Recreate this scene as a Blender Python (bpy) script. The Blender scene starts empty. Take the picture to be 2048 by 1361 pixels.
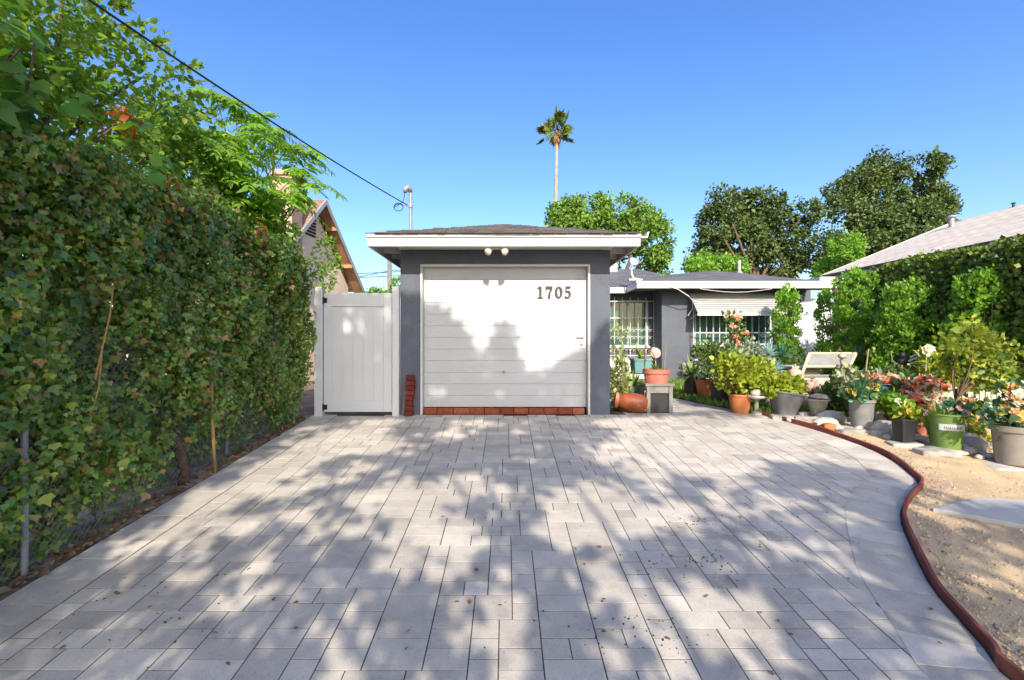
import bpy, math, random
import numpy as np
from mathutils import Vector, Matrix

C = bpy.context.scene
COL = C.collection
RNG = np.random.default_rng(1705)
random.seed(1705)
R = math.radians

# ------------------------------------------------------------------ camera
F = 960.0                      # focal length in photo pixels (2048 wide)
CX, CY = 1012.0, 681.0         # vanishing point of the depth direction
EYE = 1.085                    # eye height above the garage threshold
SLOPE = 0.0833                 # the drive climbs to the garage
cam_d = bpy.data.cameras.new('camera')
cam = bpy.data.objects.new('camera', cam_d)
COL.objects.link(cam)
cam.location = (0, 0, EYE)
cam.rotation_euler = (R(90), 0, 0)
cam_d.sensor_width = 36
cam_d.lens = 36 * F / 2048
cam_d.shift_x = (1024 - CX) / 2048
cam_d.shift_y = -(680.5 - CY) / 2048
cam_d.clip_start = 0.05
cam_d.clip_end = 2000
C.camera = cam

# ------------------------------------------------------------------ light
SUN_EL, SUN_AZ = R(32), R(5.5)   # behind the camera, a little to the right
w = bpy.data.worlds.new('World')
C.world = w
w.use_nodes = True
nt = w.node_tree
sky = nt.nodes.new('ShaderNodeTexSky')
sky.sky_type = 'NISHITA'
sky.sun_disc = False
sky.sun_elevation = SUN_EL
sky.sun_rotation = R(180) - SUN_AZ
sky.air_density = 1.0
sky.dust_density = 2.4
sky.ozone_density = 2.5
bg = nt.nodes['Background']
bg.inputs['Strength'].default_value = 0.15
hs = nt.nodes.new('ShaderNodeHueSaturation')
hs.inputs['Saturation'].default_value = 1.28
hs.inputs['Hue'].default_value = 0.512
nt.links.new(sky.outputs[0], hs.inputs['Color'])
nt.links.new(hs.outputs[0], bg.inputs['Color'])
S = Vector((math.sin(SUN_AZ) * math.cos(SUN_EL), -math.cos(SUN_AZ) * math.cos(SUN_EL), math.sin(SUN_EL)))
ld = bpy.data.lights.new('sun', 'SUN')
ld.energy = 3.2
ld.angle = R(0.5)
ld.color = (1.0, 0.90, 0.76)
lo = bpy.data.objects.new('sun', ld)
COL.objects.link(lo)
lo.location = (5, -20, 20)
lo.rotation_euler = S.to_track_quat('Z', 'Y').to_euler()
C.view_settings.view_transform = 'Standard'
C.view_settings.look = 'None'
C.view_settings.exposure = 1.08
C.view_settings.gamma = 1

# ------------------------------------------------------------------ helpers
def gz(y):
    if y >= 7: return 0.0
    return -SLOPE * (7 - max(y, -2.5))

def gp(px, py):
    """point of the ground seen at a photo pixel"""
    y = F * (EYE + SLOPE * 7) / (py - CY + SLOPE * F)
    if y > 7: y = F * EYE / (py - CY)
    return ((px - CX) * y / F, y, gz(y))

def wp(px, py, y):
    return ((px - CX) * y / F, y, EYE + (CY - py) * y / F)

def tag(o, label=None, cat=None, group=None, kind=None):
    if label: o['label'] = label
    if cat: o['category'] = cat
    if group: o['group'] = group
    if kind: o['kind'] = kind
    return o

def thing(name, label, cat, loc, group=None):
    o = bpy.data.objects.new(name, None)
    COL.objects.link(o)
    o.location = loc
    o.empty_display_size = 0.1
    return tag(o, label, cat, group)

def wloc(o):
    v = Vector(o.location)
    while o.parent:
        o = o.parent
        v = v + Vector(o.location)
    return v

class MB:
    def __init__(s):
        s.v = []; s.f = []
    def add(s, vs, fs):
        b = len(s.v)
        s.v += [tuple(p) for p in vs]
        s.f += [tuple(i + b for i in f) for f in fs]
        return s
    def box(s, x0, x1, y0, y1, z0, z1):
        return s.add([(x0, y0, z0), (x1, y0, z0), (x1, y1, z0), (x0, y1, z0), (x0, y0, z1), (x1, y0, z1), (x1, y1, z1), (x0, y1, z1)],
                     [(0, 3, 2, 1), (4, 5, 6, 7), (0, 1, 5, 4), (1, 2, 6, 5), (2, 3, 7, 6), (3, 0, 4, 7)])
    def obox(s, c, size, rot=(0, 0, 0)):
        from mathutils import Euler
        m = Euler(rot).to_matrix()
        hx, hy, hz = size[0] / 2, size[1] / 2, size[2] / 2
        vs = [Vector(c) + m @ Vector((sx * hx, sy * hy, sz * hz)) for sz in (-1, 1) for (sx, sy) in ((-1, -1), (1, -1), (1, 1), (-1, 1))]
        return s.add(vs, [(0, 3, 2, 1), (4, 5, 6, 7), (0, 1, 5, 4), (1, 2, 6, 5), (2, 3, 7, 6), (3, 0, 4, 7)])
    def tube(s, pts, rad, seg=8, cap=True):
        pts = [Vector(p) for p in pts]
        n = len(pts)
        rs = rad if isinstance(rad, (list, tuple)) else [rad] * n
        b = len(s.v)
        prev = None
        for i, p in enumerate(pts):
            d = (pts[min(i + 1, n - 1)] - pts[max(i - 1, 0)])
            if d.length < 1e-9: d = Vector((0, 0, 1))
            d.normalize()
            if prev is None:
                a = Vector((0, 0, 1)) if abs(d.z) < .9 else Vector((1, 0, 0))
                u = d.cross(a).normalized()
            else:
                u = (prev - d * prev.dot(d))
                u = u.normalized() if u.length > 1e-6 else d.orthogonal().normalized()
            prev = u
            vv = d.cross(u)
            for k in range(seg):
                t = 2 * math.pi * k / seg
                s.v.append(tuple(p + (u * math.cos(t) + vv * math.sin(t)) * rs[i]))
        for i in range(n - 1):
            for k in range(seg):
                k2 = (k + 1) % seg
                s.f.append((b + i * seg + k, b + i * seg + k2, b + (i + 1) * seg + k2, b + (i + 1) * seg + k))
        if cap:
            s.f.append(tuple(b + k for k in reversed(range(seg))))
            s.f.append(tuple(b + (n - 1) * seg + k for k in range(seg)))
        return s
    def lathe(s, prof, c=(0, 0, 0), seg=28, mat=None, wob=0.0, sq=0):
        b = len(s.v)
        n = len(prof)
        for (r, z) in prof:
            for k in range(seg):
                t = 2 * math.pi * k / seg
                rr = r
                if sq:  # rounded square section
                    rr = r / (abs(math.cos(t)) ** sq + abs(math.sin(t)) ** sq) ** (1 / sq)
                if wob: rr *= 1 + wob * math.sin(3 * t + 7 * z) + wob * .6 * math.sin(5 * t + 2)
                p = Vector((rr * math.cos(t), rr * math.sin(t), z))
                if mat is not None: p = mat @ p
                s.v.append((p[0] + c[0], p[1] + c[1], p[2] + c[2]))
        for i in range(n - 1):
            for k in range(seg):
                k2 = (k + 1) % seg
                s.f.append((b + i * seg + k, b + i * seg + k2, b + (i + 1) * seg + k2, b + (i + 1) * seg + k))
        return s
    def ball(s, c, r, seg=12, rings=8, jit=0.0):
        rx, ry, rz = r if isinstance(r, (tuple, list)) else (r, r, r)
        b = len(s.v)
        ph = random.random() * 6
        for i in range(rings + 1):
            a = math.pi * i / rings
            for k in range(seg):
                t = 2 * math.pi * k / seg
                q = 1 + jit * (math.sin(3 * t + ph + 4 * a) * .5 + math.sin(2 * a * 3 + ph * 2 + t) * .5 + random.uniform(-.3, .3)) * math.sin(a)
                s.v.append((c[0] + rx * q * math.sin(a) * math.cos(t), c[1] + ry * q * math.sin(a) * math.sin(t), c[2] + rz * q * -math.cos(a)))
        for i in range(rings):
            for k in range(seg):
                k2 = (k + 1) % seg
                s.f.append((b + i * seg + k, b + i * seg + k2, b + (i + 1) * seg + k2, b + (i + 1) * seg + k))
        return s
    def prism(s, poly, f3, depth):
        """poly: 2-D outline (counter-clockwise), f3(u,v,d) -> 3-D"""
        n = len(poly)
        b = len(s.v)
        for d in (0, depth):
            for (u, v) in poly: s.v.append(tuple(f3(u, v, d)))
        s.f.append(tuple(b + i for i in range(n)))
        s.f.append(tuple(b + n + i for i in reversed(range(n))))
        for i in range(n):
            j = (i + 1) % n
            s.f.append((b + i, b + n + i, b + n + j, b + j))
        return s
    def build(s, name, mat, parent=None, origin=None, smooth=False, bevel=0, label=None, auto=None):
        me = bpy.data.meshes.new(name)
        o = bpy.data.objects.new(name, me)
        COL.objects.link(o)
        v = np.array(s.v, dtype=np.float64).reshape(-1, 3)
        if parent is not None:
            off = wloc(parent); o.parent = parent
            if origin is not None:
                o.location = Vector(origin) - off; off = Vector(origin)
        elif origin is not None:
            off = Vector(origin); o.location = off
        else:
            off = Vector((0, 0, 0))
        v = v - np.array(off)
        me.from_pydata(v.tolist(), [], s.f)
        me.update()
        # metre-true UVs laid on every face
        nf = len(me.polygons)
        nrm = np.empty(nf * 3); me.polygons.foreach_get('normal', nrm); nrm = nrm.reshape(-1, 3)
        tot = np.empty(nf, dtype=np.int32); me.polygons.foreach_get('loop_total', tot)
        li = np.empty(len(me.loops), dtype=np.int32); me.loops.foreach_get('vertex_index', li)
        ln = np.repeat(nrm, tot, axis=0)
        t = np.cross(np.array([0, 0, 1.0]), ln)
        tl = np.linalg.norm(t, axis=1, keepdims=True)
        t = np.where(tl < 1e-4, np.array([1.0, 0, 0]), t / np.maximum(tl, 1e-9))
        bb = np.cross(ln, t)
        p = (v + np.array(off))[li]
        uv = np.stack([(p * t).sum(1), (p * bb).sum(1)], 1)
        ul = me.uv_layers.new(name='UVMap')
        ul.data.foreach_set('uv', uv.ravel().astype(np.float32))
        if smooth:
            me.polygons.foreach_set('use_smooth', [True] * nf)
            if auto:
                try: me.set_sharp_from_angle(angle=R(auto))
                except Exception: pass
        if mat is not None: me.materials.append(mat)
        if bevel:
            m = o.modifiers.new('bevel', 'BEVEL'); m.width = bevel; m.segments = 2; m.limit_method = 'ANGLE'; m.angle_limit = R(35)
        if label: o['label'] = label
        return o

# ---- leaves
def _t(vs, fs): return (np.array(vs, float), fs)
TEMPL = {
    'diamond': _t([(0, 0, 0), (.32, .5, .06), (0, 1, 0), (-.32, .5, .06)], [(0, 1, 2, 3)]),
    'oval': _t([(0, 0, 0), (.3, .25, .08), (.3, .62, .08), (0, 1, -.05), (-.3, .62, .08), (-.3, .25, .08)], [(0, 1, 2, 3), (0, 3, 4, 5)]),
    'ivy': _t([(0, 0, 0), (.42, .08, .07), (.5, .45, .03), (.24, .5, .07), (0, 1, -.04), (-.24, .5, .07), (-.5, .45, .03), (-.42, .08, .07)],
              [(0, 1, 2, 3), (0, 3, 4, 5), (0, 5, 6, 7)]),
    'lance': _t([(0, 0, 0), (.13, .3, .04), (.1, .65, .02), (0, 1, -.1), (-.1, .65, .02), (-.13, .3, .04)], [(0, 1, 2, 3), (0, 3, 4, 5)]),
    'grass': _t([(-.03, 0, 0), (.03, 0, 0), (.025, .5, .06), (0, 1, .22), (-.025, .5, .06)], [(0, 1, 2, 4), (4, 2, 3)]),
    'petal': _t([(0, 0, 0), (.38, .55, .1), (.2, 1, .0), (-.2, 1, .0), (-.38, .55, .1)], [(0, 1, 2, 3, 4)]),
    'palmate': _t([(0, 0, 0), (.5, -.12, .0), (.34, .14, .05), (.66, .42, -.04), (.28, .46, .05), (0, 1, -.1), (-.28, .46, .05), (-.66, .42, -.04), (-.34, .14, .05), (-.5, -.12, .0)],
                  [(0, 1, 2), (0, 2, 3, 4), (0, 4, 5, 6), (0, 6, 7, 8), (0, 8, 9)]),
}

def unit(a):
    return a / np.maximum(np.linalg.norm(a, axis=-1, keepdims=True), 1e-9)

def rdir(n):
    return unit(RNG.normal(size=(n, 3)))

def leaves(name, mat, P, D, N, size, templ='oval', parent=None, origin=None, label=None, width=1.0, extra=None):
    """P leaf base, D leaf axis, N leaf normal, size length -> ONE mesh"""
    P = np.asarray(P, float); n = len(P)
    D = unit(np.asarray(D, float)); N = np.asarray(N, float)
    X = unit(np.cross(D, N)); N = np.cross(X, D)
    size = np.broadcast_to(np.asarray(size, float), (n,)) * np.exp(RNG.normal(-.02, .17, n))
    T, fs = TEMPL[templ]
    k = len(T)
    V = (P[:, None, :] + size[:, None, None] * (T[None, :, 0:1] * width * X[:, None, :] + T[None, :, 1:2] * D[:, None, :] + T[None, :, 2:3] * N[:, None, :])).reshape(-1, 3)
    lt1 = [len(f) for f in fs]
    li1 = np.concatenate([np.array(f) for f in fs])
    LI = (li1[None, :] + (np.arange(n) * k)[:, None]).ravel()
    LT = np.tile(lt1, n)
    if extra is not None:    # an MB of stems in the same mesh
        ev = np.array(extra.v, float); b = len(V)
        V = np.concatenate([V, ev])
        LI = np.concatenate([LI] + [np.array(f) + b for f in extra.f])
        LT = np.concatenate([LT, [len(f) for f in extra.f]])
    off = np.zeros(3)
    me = bpy.data.meshes.new(name)
    o = bpy.data.objects.new(name, me)
    COL.objects.link(o)
    if parent is not None:
        off = np.array(wloc(parent)); o.parent = parent
    elif origin is not None:
        off = np.array(origin, float); o.location = origin
    V = V - off
    me.vertices.add(len(V)); me.vertices.foreach_set('co', V.ravel().astype(np.float32))
    me.loops.add(len(LI)); me.loops.foreach_set('vertex_index', LI.astype(np.int32))
    LS = np.concatenate([[0], np.cumsum(LT)[:-1]])
    me.polygons.add(len(LT)); me.polygons.foreach_set('loop_start', LS.astype(np.int32)); me.polygons.foreach_set('loop_total', np.asarray(LT, dtype=np.int32))
    me.update(calc_edges=True); me.validate()
    me.materials.append(mat)
    if label: o['label'] = label
    return o

def clumps(blobs, n_clump, per, spread, shell=.55, flat=0.0):
    """leaf points in clumps near the surface of ellipsoids: P, outward"""
    Ps = []; Os = []
    vol = np.array([b[1][0] * b[1][1] * b[1][2] for b in blobs]) ** (2 / 3)
    cnt = np.maximum(3, (n_clump * vol / vol.sum())).astype(int)
    for (c, r), k in zip(blobs, cnt):
        d = rdir(k); rr = RNG.uniform(shell, 1.0, size=(k, 1)) ** .6
        cc = np.array(c) + d * rr * np.array(r)
        sc = RNG.uniform(.6, 1.35, size=(k, 1))
        q = np.repeat(cc, per, 0) + rdir(k * per) * (RNG.random((k * per, 1)) ** .45) * 1.75 * spread * np.repeat(sc, per, 0)
        Ps.append(q); Os.append(unit(np.repeat(d, per, 0) * 1.0 + .9 * unit(q - np.repeat(cc, per, 0))))
    return np.concatenate(Ps), np.concatenate(Os)

# ---- materials
def newmat(name):
    m = bpy.data.materials.new(name); m.use_nodes = True
    n = m.node_tree.nodes; l = m.node_tree.links
    return m, n, l, n['Principled BSDF']

def mk(name, col, rough=.6, var=.15, vs=3.0, bump=0.0, bs=60, spec=.4, metal=0.0, col2=None, c2s=1.5, c2=(.45, .6), dist=.01):
    m, n, l, p = newmat(name)
    p.inputs['Roughness'].default_value = rough
    p.inputs['Metallic'].default_value = metal
    p.inputs['Specular IOR Level'].default_value = spec
    tc = n.new('ShaderNodeTexCoord')
    no = n.new('ShaderNodeTexNoise'); no.inputs['Scale'].default_value = vs; no.inputs['Detail'].default_value = 6
    l.new(tc.outputs['Object'], no.inputs['Vector'])
    rp = n.new('ShaderNodeValToRGB')
    rp.color_ramp.elements[0].position = .3; rp.color_ramp.elements[1].position = .7
    rp.color_ramp.elements[0].color = tuple(c * (1 - var) for c in col) + (1,)
    rp.color_ramp.elements[1].color = tuple(min(1, c * (1 + var)) for c in col) + (1,)
    l.new(no.outputs[0], rp.inputs[0])
    out = rp.outputs[0]
    if col2:
        n2 = n.new('ShaderNodeTexNoise'); n2.inputs['Scale'].default_value = c2s; n2.inputs['Detail'].default_value = 8
        l.new(tc.outputs['Object'], n2.inputs['Vector'])
        r2 = n.new('ShaderNodeMapRange'); r2.inputs['From Min'].default_value = c2[0]; r2.inputs['From Max'].default_value = c2[1]
        l.new(n2.outputs[0], r2.inputs[0])
        mx = n.new('ShaderNodeMix'); mx.data_type = 'RGBA'
        l.new(r2.outputs[0], mx.inputs[0]); l.new(out, mx.inputs[6]); mx.inputs[7].default_value = tuple(col2) + (1,)
        out = mx.outputs[2]
    l.new(out, p.inputs['Base Color'])
    if bump:
        nb = n.new('ShaderNodeTexNoise'); nb.inputs['Scale'].default_value = bs; nb.inputs['Detail'].default_value = 5
        l.new(tc.outputs['Object'], nb.inputs['Vector'])
        b = n.new('ShaderNodeBump'); b.inputs['Strength'].default_value = bump; b.inputs['Distance'].default_value = dist
        l.new(nb.outputs[0], b.inputs['Height']); l.new(b.outputs[0], p.inputs['Normal'])
    return m

def leafm(name, cols, trans=.35, rough=.45, spec=.35, tint=1.5):
    """every leaf its own tone; thin, so light passes"""
    m, n, l, p = newmat(name)
    g = n.new('ShaderNodeNewGeometry')
    rp = n.new('ShaderNodeValToRGB')
    e = rp.color_ramp.elements
    while len(e) < len(cols): e.new(.5)
    for i, c in enumerate(cols):
        e[i].position = i / (len(cols) - 1); e[i].color = tuple(c) + (1,)
    l.new(g.outputs['Random Per Island'], rp.inputs[0])
    tc = n.new('ShaderNodeTexCoord'); no = n.new('ShaderNodeTexNoise'); no.inputs['Scale'].default_value = 2.2; no.inputs['Detail'].default_value = 4
    l.new(tc.outputs['Object'], no.inputs['Vector'])
    mr = n.new('ShaderNodeMapRange'); mr.inputs['From Min'].default_value = .3; mr.inputs['From Max'].default_value = .7; mr.inputs['To Min'].default_value = .68; mr.inputs['To Max'].default_value = 1.32
    l.new(no.outputs[0], mr.inputs[0])
    mv = n.new('ShaderNodeMix'); mv.data_type = 'RGBA'; mv.blend_type = 'MULTIPLY'; mv.inputs[0].default_value = 1
    l.new(rp.outputs[0], mv.inputs[6]); l.new(mr.outputs[0], mv.inputs[7])
    l.new(mv.outputs[2], p.inputs['Base Color'])
    p.inputs['Roughness'].default_value = rough
    p.inputs['Specular IOR Level'].default_value = spec
    tr = n.new('ShaderNodeBsdfTranslucent')
    mu = n.new('ShaderNodeMix'); mu.data_type = 'RGBA'; mu.blend_type = 'MULTIPLY'; mu.inputs[0].default_value = 1
    l.new(mv.outputs[2], mu.inputs[6]); mu.inputs[7].default_value = (tint * 1.15, tint * 1.1, tint * .45, 1)
    l.new(mu.outputs[2], tr.inputs['Color'])
    ms = n.new('ShaderNodeMixShader'); ms.inputs[0].default_value = trans
    l.new(p.outputs[0], ms.inputs[1]); l.new(tr.outputs[0], ms.inputs[2])
    l.new(ms.outputs[0], n['Material Output'].inputs['Surface'])
    return m

def islandm(name, cols, rough=.8, vs=20, var=.2, bump=.3, bs=120, spec=.3, fine=0.0):
    """one tone per loose piece plus grain"""
    m, n, l, p = newmat(name)
    g = n.new('ShaderNodeNewGeometry')
    rp = n.new('ShaderNodeValToRGB'); e = rp.color_ramp.elements
    while len(e) < len(cols): e.new(.5)
    for i, c in enumerate(cols):
        e[i].position = i / (len(cols) - 1); e[i].color = tuple(c) + (1,)
    l.new(g.outputs['Random Per Island'], rp.inputs[0])
    tc = n.new('ShaderNodeTexCoord')
    no = n.new('ShaderNodeTexNoise'); no.inputs['Scale'].default_value = vs; no.inputs['Detail'].default_value = 8; no.inputs['Roughness'].default_value = .65
    l.new(tc.outputs['Object'], no.inputs['Vector'])
    mr = n.new('ShaderNodeMapRange'); mr.inputs['From Min'].default_value = .25; mr.inputs['From Max'].default_value = .75
    mr.inputs['To Min'].default_value = 1 - var; mr.inputs['To Max'].default_value = 1 + var
    l.new(no.outputs[0], mr.inputs[0])
    mu = n.new('ShaderNodeMix'); mu.data_type = 'RGBA'; mu.blend_type = 'MULTIPLY'; mu.inputs[0].default_value = 1
    l.new(rp.outputs[0], mu.inputs[6]); l.new(mr.outputs[0], mu.inputs[7])
    l.new(mu.outputs[2], p.inputs['Base Color'])
    p.inputs['Roughness'].default_value = rough; p.inputs['Specular IOR Level'].default_value = spec
    if bump:
        nb = n.new('ShaderNodeTexNoise'); nb.inputs['Scale'].default_value = bs; nb.inputs['Detail'].default_value = 4
        l.new(tc.outputs['Object'], nb.inputs['Vector'])
        b = n.new('ShaderNodeBump'); b.inputs['Strength'].default_value = bump; b.inputs['Distance'].default_value = .004
        l.new(nb.outputs[0], b.inputs['Height']); l.new(b.outputs[0], p.inputs['Normal'])
    return m

def tone_patches(m, layers):
    """worn and stained patches: multiply the colour by slow noise"""
    n = m.node_tree.nodes; l = m.node_tree.links; p = n['Principled BSDF']
    tc = n.new('ShaderNodeTexCoord')
    src = p.inputs['Base Color'].links[0].from_socket
    for sc, lo_, a, c in layers:
        no = n.new('ShaderNodeTexNoise'); no.inputs['Scale'].default_value = sc; no.inputs['Detail'].default_value = 9; no.inputs['Roughness'].default_value = .7
        l.new(tc.outputs['Object'], no.inputs['Vector'])
        mr = n.new('ShaderNodeMapRange'); mr.inputs['From Min'].default_value = a; mr.inputs['From Max'].default_value = c; mr.inputs['To Min'].default_value = 1; mr.inputs['To Max'].default_value = lo_
        l.new(no.outputs[0], mr.inputs[0])
        mu = n.new('ShaderNodeMix'); mu.data_type = 'RGBA'; mu.blend_type = 'MULTIPLY'; mu.inputs[0].default_value = 1
        l.new(src, mu.inputs[6]); l.new(mr.outputs[0], mu.inputs[7]); src = mu.outputs[2]
    l.new(src, p.inputs['Base Color'])

def shinglem(name, c1, c2, w=.3, h=.14):
    m, n, l, p = newmat(name)
    tc = n.new('ShaderNodeTexCoord')
    br = n.new('ShaderNodeTexBrick')
    br.inputs['Scale'].default_value = 1; br.inputs['Brick Width'].default_value = w; br.inputs['Row Height'].default_value = h
    br.inputs['Mortar Size'].default_value = .008; br.inputs['Mortar Smooth'].default_value = .2
    br.inputs['Color1'].default_value = tuple(c1) + (1,); br.inputs['Color2'].default_value = tuple(c2) + (1,)
    br.inputs['Mortar'].default_value = tuple(c * .45 for c in c1) + (1,)
    l.new(tc.outputs['UV'], br.inputs['Vector'])
    no = n.new('ShaderNodeTexNoise'); no.inputs['Scale'].default_value = 6; no.inputs['Detail'].default_value = 8
    l.new(tc.outputs['Object'], no.inputs['Vector'])
    mr = n.new('ShaderNodeMapRange'); mr.inputs['To Min'].default_value = .65; mr.inputs['To Max'].default_value = 1.35
    l.new(no.outputs[0], mr.inputs[0])
    mu = n.new('ShaderNodeMix'); mu.data_type = 'RGBA'; mu.blend_type = 'MULTIPLY'; mu.inputs[0].default_value = 1
    l.new(br.outputs['Color'], mu.inputs[6]); l.new(mr.outputs[0], mu.inputs[7])
    l.new(mu.outputs[2], p.inputs['Base Color'])
    p.inputs['Roughness'].default_value = .9; p.inputs['Specular IOR Level'].default_value = .2
    b = n.new('ShaderNodeBump'); b.inputs['Strength'].default_value = .6; b.inputs['Distance'].default_value = .012; b.invert = True
    l.new(br.outputs['Fac'], b.inputs['Height']); l.new(b.outputs[0], p.inputs['Normal'])
    return m

M = {}
M['stucco'] = mk('slate_stucco', (.118, .13, .16), .9, .12, 1.2, .5, 45, .2, dist=.012)
M['stucco_tan'] = mk('tan_stucco', (.82, .62, .46), .9, .10, 1.5, .4, 40, .2)
M['stucco_pale'] = mk('grey_beige_stucco', (.30, .28, .26), .9, .1, 1.5, .4, 40, .2)
M['white'] = mk('white_paint', (.58, .57, .545), .55, .06, 2.0, .08, 30, .35, col2=(.6, .58, .54), c2s=2.5, c2=(.58, .78))
M['white_door'] = mk('white_door_paint', (.49, .50, .515), .45, .04, 1.5, .06, 12, .4, col2=(.62, .60, .55), c2s=1.8, c2=(.6, .85))
M['vinyl'] = mk('white_vinyl', (.62, .635, .66), .35, .02, 2, .03, 8, .4)
M['cream'] = mk('cream_metal', (.50, .44, .31), .5, .08, 3)
M['black'] = mk('black_metal', (.015, .015, .017), .5, .2, 10)
M['blackp'] = mk('black_plastic', (.022, .022, .025), .45, .25, 6, .05, 30)
M['number'] = mk('charcoal_number', (.035, .037, .04), .5, .15, 8)
M['brick'] = islandm('red_brick', [(.16, .035, .02), (.3, .075, .035), (.24, .055, .03), (.36, .12, .06)], .85, 14, .35, .4, 60)
M['brick_dark'] = islandm('dark_red_brick', [(.09, .018, .012), (.17, .035, .02), (.13, .028, .016)], .85, 14, .4, .4, 60)
M['terra'] = mk('terracotta', (.46, .16, .06), .75, .2, 6, .1, 40, .3, col2=(.55, .32, .2), c2s=5, c2=(.58, .8))
M['terra_red'] = mk('weathered_red_terracotta', (.42, .13, .09), .75, .2, 6, .1, 40, .3, col2=(.5, .3, .24), c2s=5, c2=(.55, .75))
M['rust_jar'] = mk('glazed_rust_clay', (.22, .055, .015), .5, .25, 8, .05, 30, .5, col2=(.5, .3, .2), c2s=7, c2=(.62, .75))
M['grey_pot'] = mk('grey_plastic', (.20, .20, .205), .6, .15, 5, .06, 25, .3, col2=(.27, .24, .2), c2s=9, c2=(.5, .75))
M['taupe_pot'] = mk('taupe_plastic', (.24, .22, .19), .5, .15, 4, .04, 25, .4, col2=(.13, .10, .07), c2s=3, c2=(.5, .7))
M['beige_pot'] = mk('beige_stoneware', (.36, .33, .25), .6, .15, 7, .1, 30)
M['green_pot'] = mk('green_plastic', (.12, .21, .045), .5, .15, 5, .05, 20, .4, col2=(.18, .22, .09), c2s=8, c2=(.52, .75))
M['dark_green_pot'] = mk('dull_green_pot', (.08, .13, .10), .5, .2, 6)
M['teal_pot'] = mk('teal_glaze', (.13, .27, .28), .35, .15, 6)
M['label'] = mk('pale_label', (.55, .58, .56), .5, .1, 12)
M['label_ink'] = mk('label_ink', (.18, .22, .22), .6, .1, 12)
M['soil'] = mk('potting_soil', (.045, .03, .02), .95, .4, 30, .8, 60)
M['wood_grey'] = mk('weathered_wood', (.20, .185, .165), .85, .25, 9, .3, 40, .2)
M['wood'] = mk('pale_wood', (.42, .30, .17), .8, .2, 9, .2, 40, .2)
M['wood_brown'] = mk('brown_soffit_wood', (.36, .22, .12), .8, .2, 6, .2, 30, .2)
M['bark'] = mk('bark', (.13, .09, .065), .95, .35, 9, .8, 25, .1, dist=.03)
M['bark_palm'] = mk('palm_bark', (.38, .29, .22), .95, .25, 4, .6, 12, .1, dist=.04)
M['twig'] = mk('twig_wood', (.14, .09, .06), .9, .3, 20, .2, 60, .1)
M['cane'] = mk('tan_cane', (.40, .23, .09), .7, .2, 12)
M['galv'] = mk('galvanised_steel', (.30, .31, .32), .6, .2, 12, .05, 60, .4, .4)
M['wire'] = mk('fence_wire', (.20, .20, .20), .55, .2, 30, 0, 1, .5, .5)
M['cable'] = mk('black_cable', (.012, .012, .014), .6, .2, 10)
M['kerb'] = mk('red_brown_paint', (.19, .05, .04), .85, .2, 5, .15, 40, .35, col2=(.34, .13, .07), c2s=2.5, c2=(.5, .75))
M['concrete'] = mk('concrete', (.40, .39, .37), .9, .15, 3, .3, 60, .2, col2=(.38, .37, .35), c2s=2, c2=(.52, .75))
M['stone'] = mk('grey_stone', (.33, .30, .265), .9, .3, 8, .7, 20, .2, col2=(.5, .46, .42), c2s=6, c2=(.5, .7))
M['pink_stone'] = mk('pink_stone', (.52, .36, .29), .9, .25, 8, .6, 20, .2)
M['white_stone'] = mk('whitewashed_stone', (.46, .42, .37), .9, .2, 9, .6, 25, .2)
M['glass'] = mk('window_glass', (.05, .12, .11), .06, .4, 1.5, .0, 1, .5)
M['curtain'] = mk('teal_blind', (.10, .22, .20), .8, .3, 3)
M['sling'] = mk('grey_sling_fabric', (.22, .22, .21), .8, .12, 6, .2, 160)
M['bulb'] = mk('frosted_bulb', (.66, .60, .50), .35, .1, 8)
M['shingle'] = islandm('dark_shingle', [(.075, .068, .065), (.115, .105, .10), (.15, .135, .125), (.09, .08, .08)], .9, 30, .3, .5, 120, .2)
M['shingle_house'] = shinglem('grey_shingle', (.10, .10, .105), (.15, .15, .155))
M['shingle_pale'] = shinglem('pale_shingle', (.54, .475, .39), (.64, .565, .465), .34, .15)
M['shingle_brown'] = shinglem('brown_shingle', (.24, .15, .10), (.32, .21, .14))
M['paver'] = islandm('concrete_paver', [(.39, .36, .314), (.53, .485, .413), (.47, .432, .372), (.59, .54, .461), (.505, .463, .396), (.43, .394, .34)], .88, 5, .18, .45, 220, .2)
tone_patches(M['paver'], ((.9, .55, .55, .72), (.35, .8, .4, .7), (5.0, .72, .6, .74), (95, .74, .52, .66)))
M['joint'] = mk('joint_sand', (.085, .073, .058), .95, .3, 20, .4, 200, .1)
M['gravel_base'] = mk('decomposed_granite', (.57, .43, .26), .95, .2, 4, .8, 180, .1, col2=(.45, .33, .21), c2s=.9, c2=(.5, .65))
M['pebble'] = islandm('pebble', [(.24, .18, .13), (.55, .40, .24), (.36, .28, .20), (.50, .38, .25), (.15, .12, .10)], .9, 30, .25, .2, 90, .2)
M['dirt'] = mk('dry_dirt', (.20, .145, .095), .95, .3, 3, .6, 60, .1)
M['asphalt'] = mk('asphalt', (.05, .05, .052), .9, .2, 5, .4, 120, .2)
M['lawn_base'] = mk('lawn_soil', (.07, .09, .03), .95, .3, 6, .5, 80, .1)
tone_patches(M['stucco'], ((1.3, .78, .5, .7), (7, .85, .55, .7)))
tone_patches(M['white_door'], ((2.2, .86, .55, .75), (14, .9, .62, .75)))
tone_patches(M['vinyl'], ((3.0, .9, .55, .75),))
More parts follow.
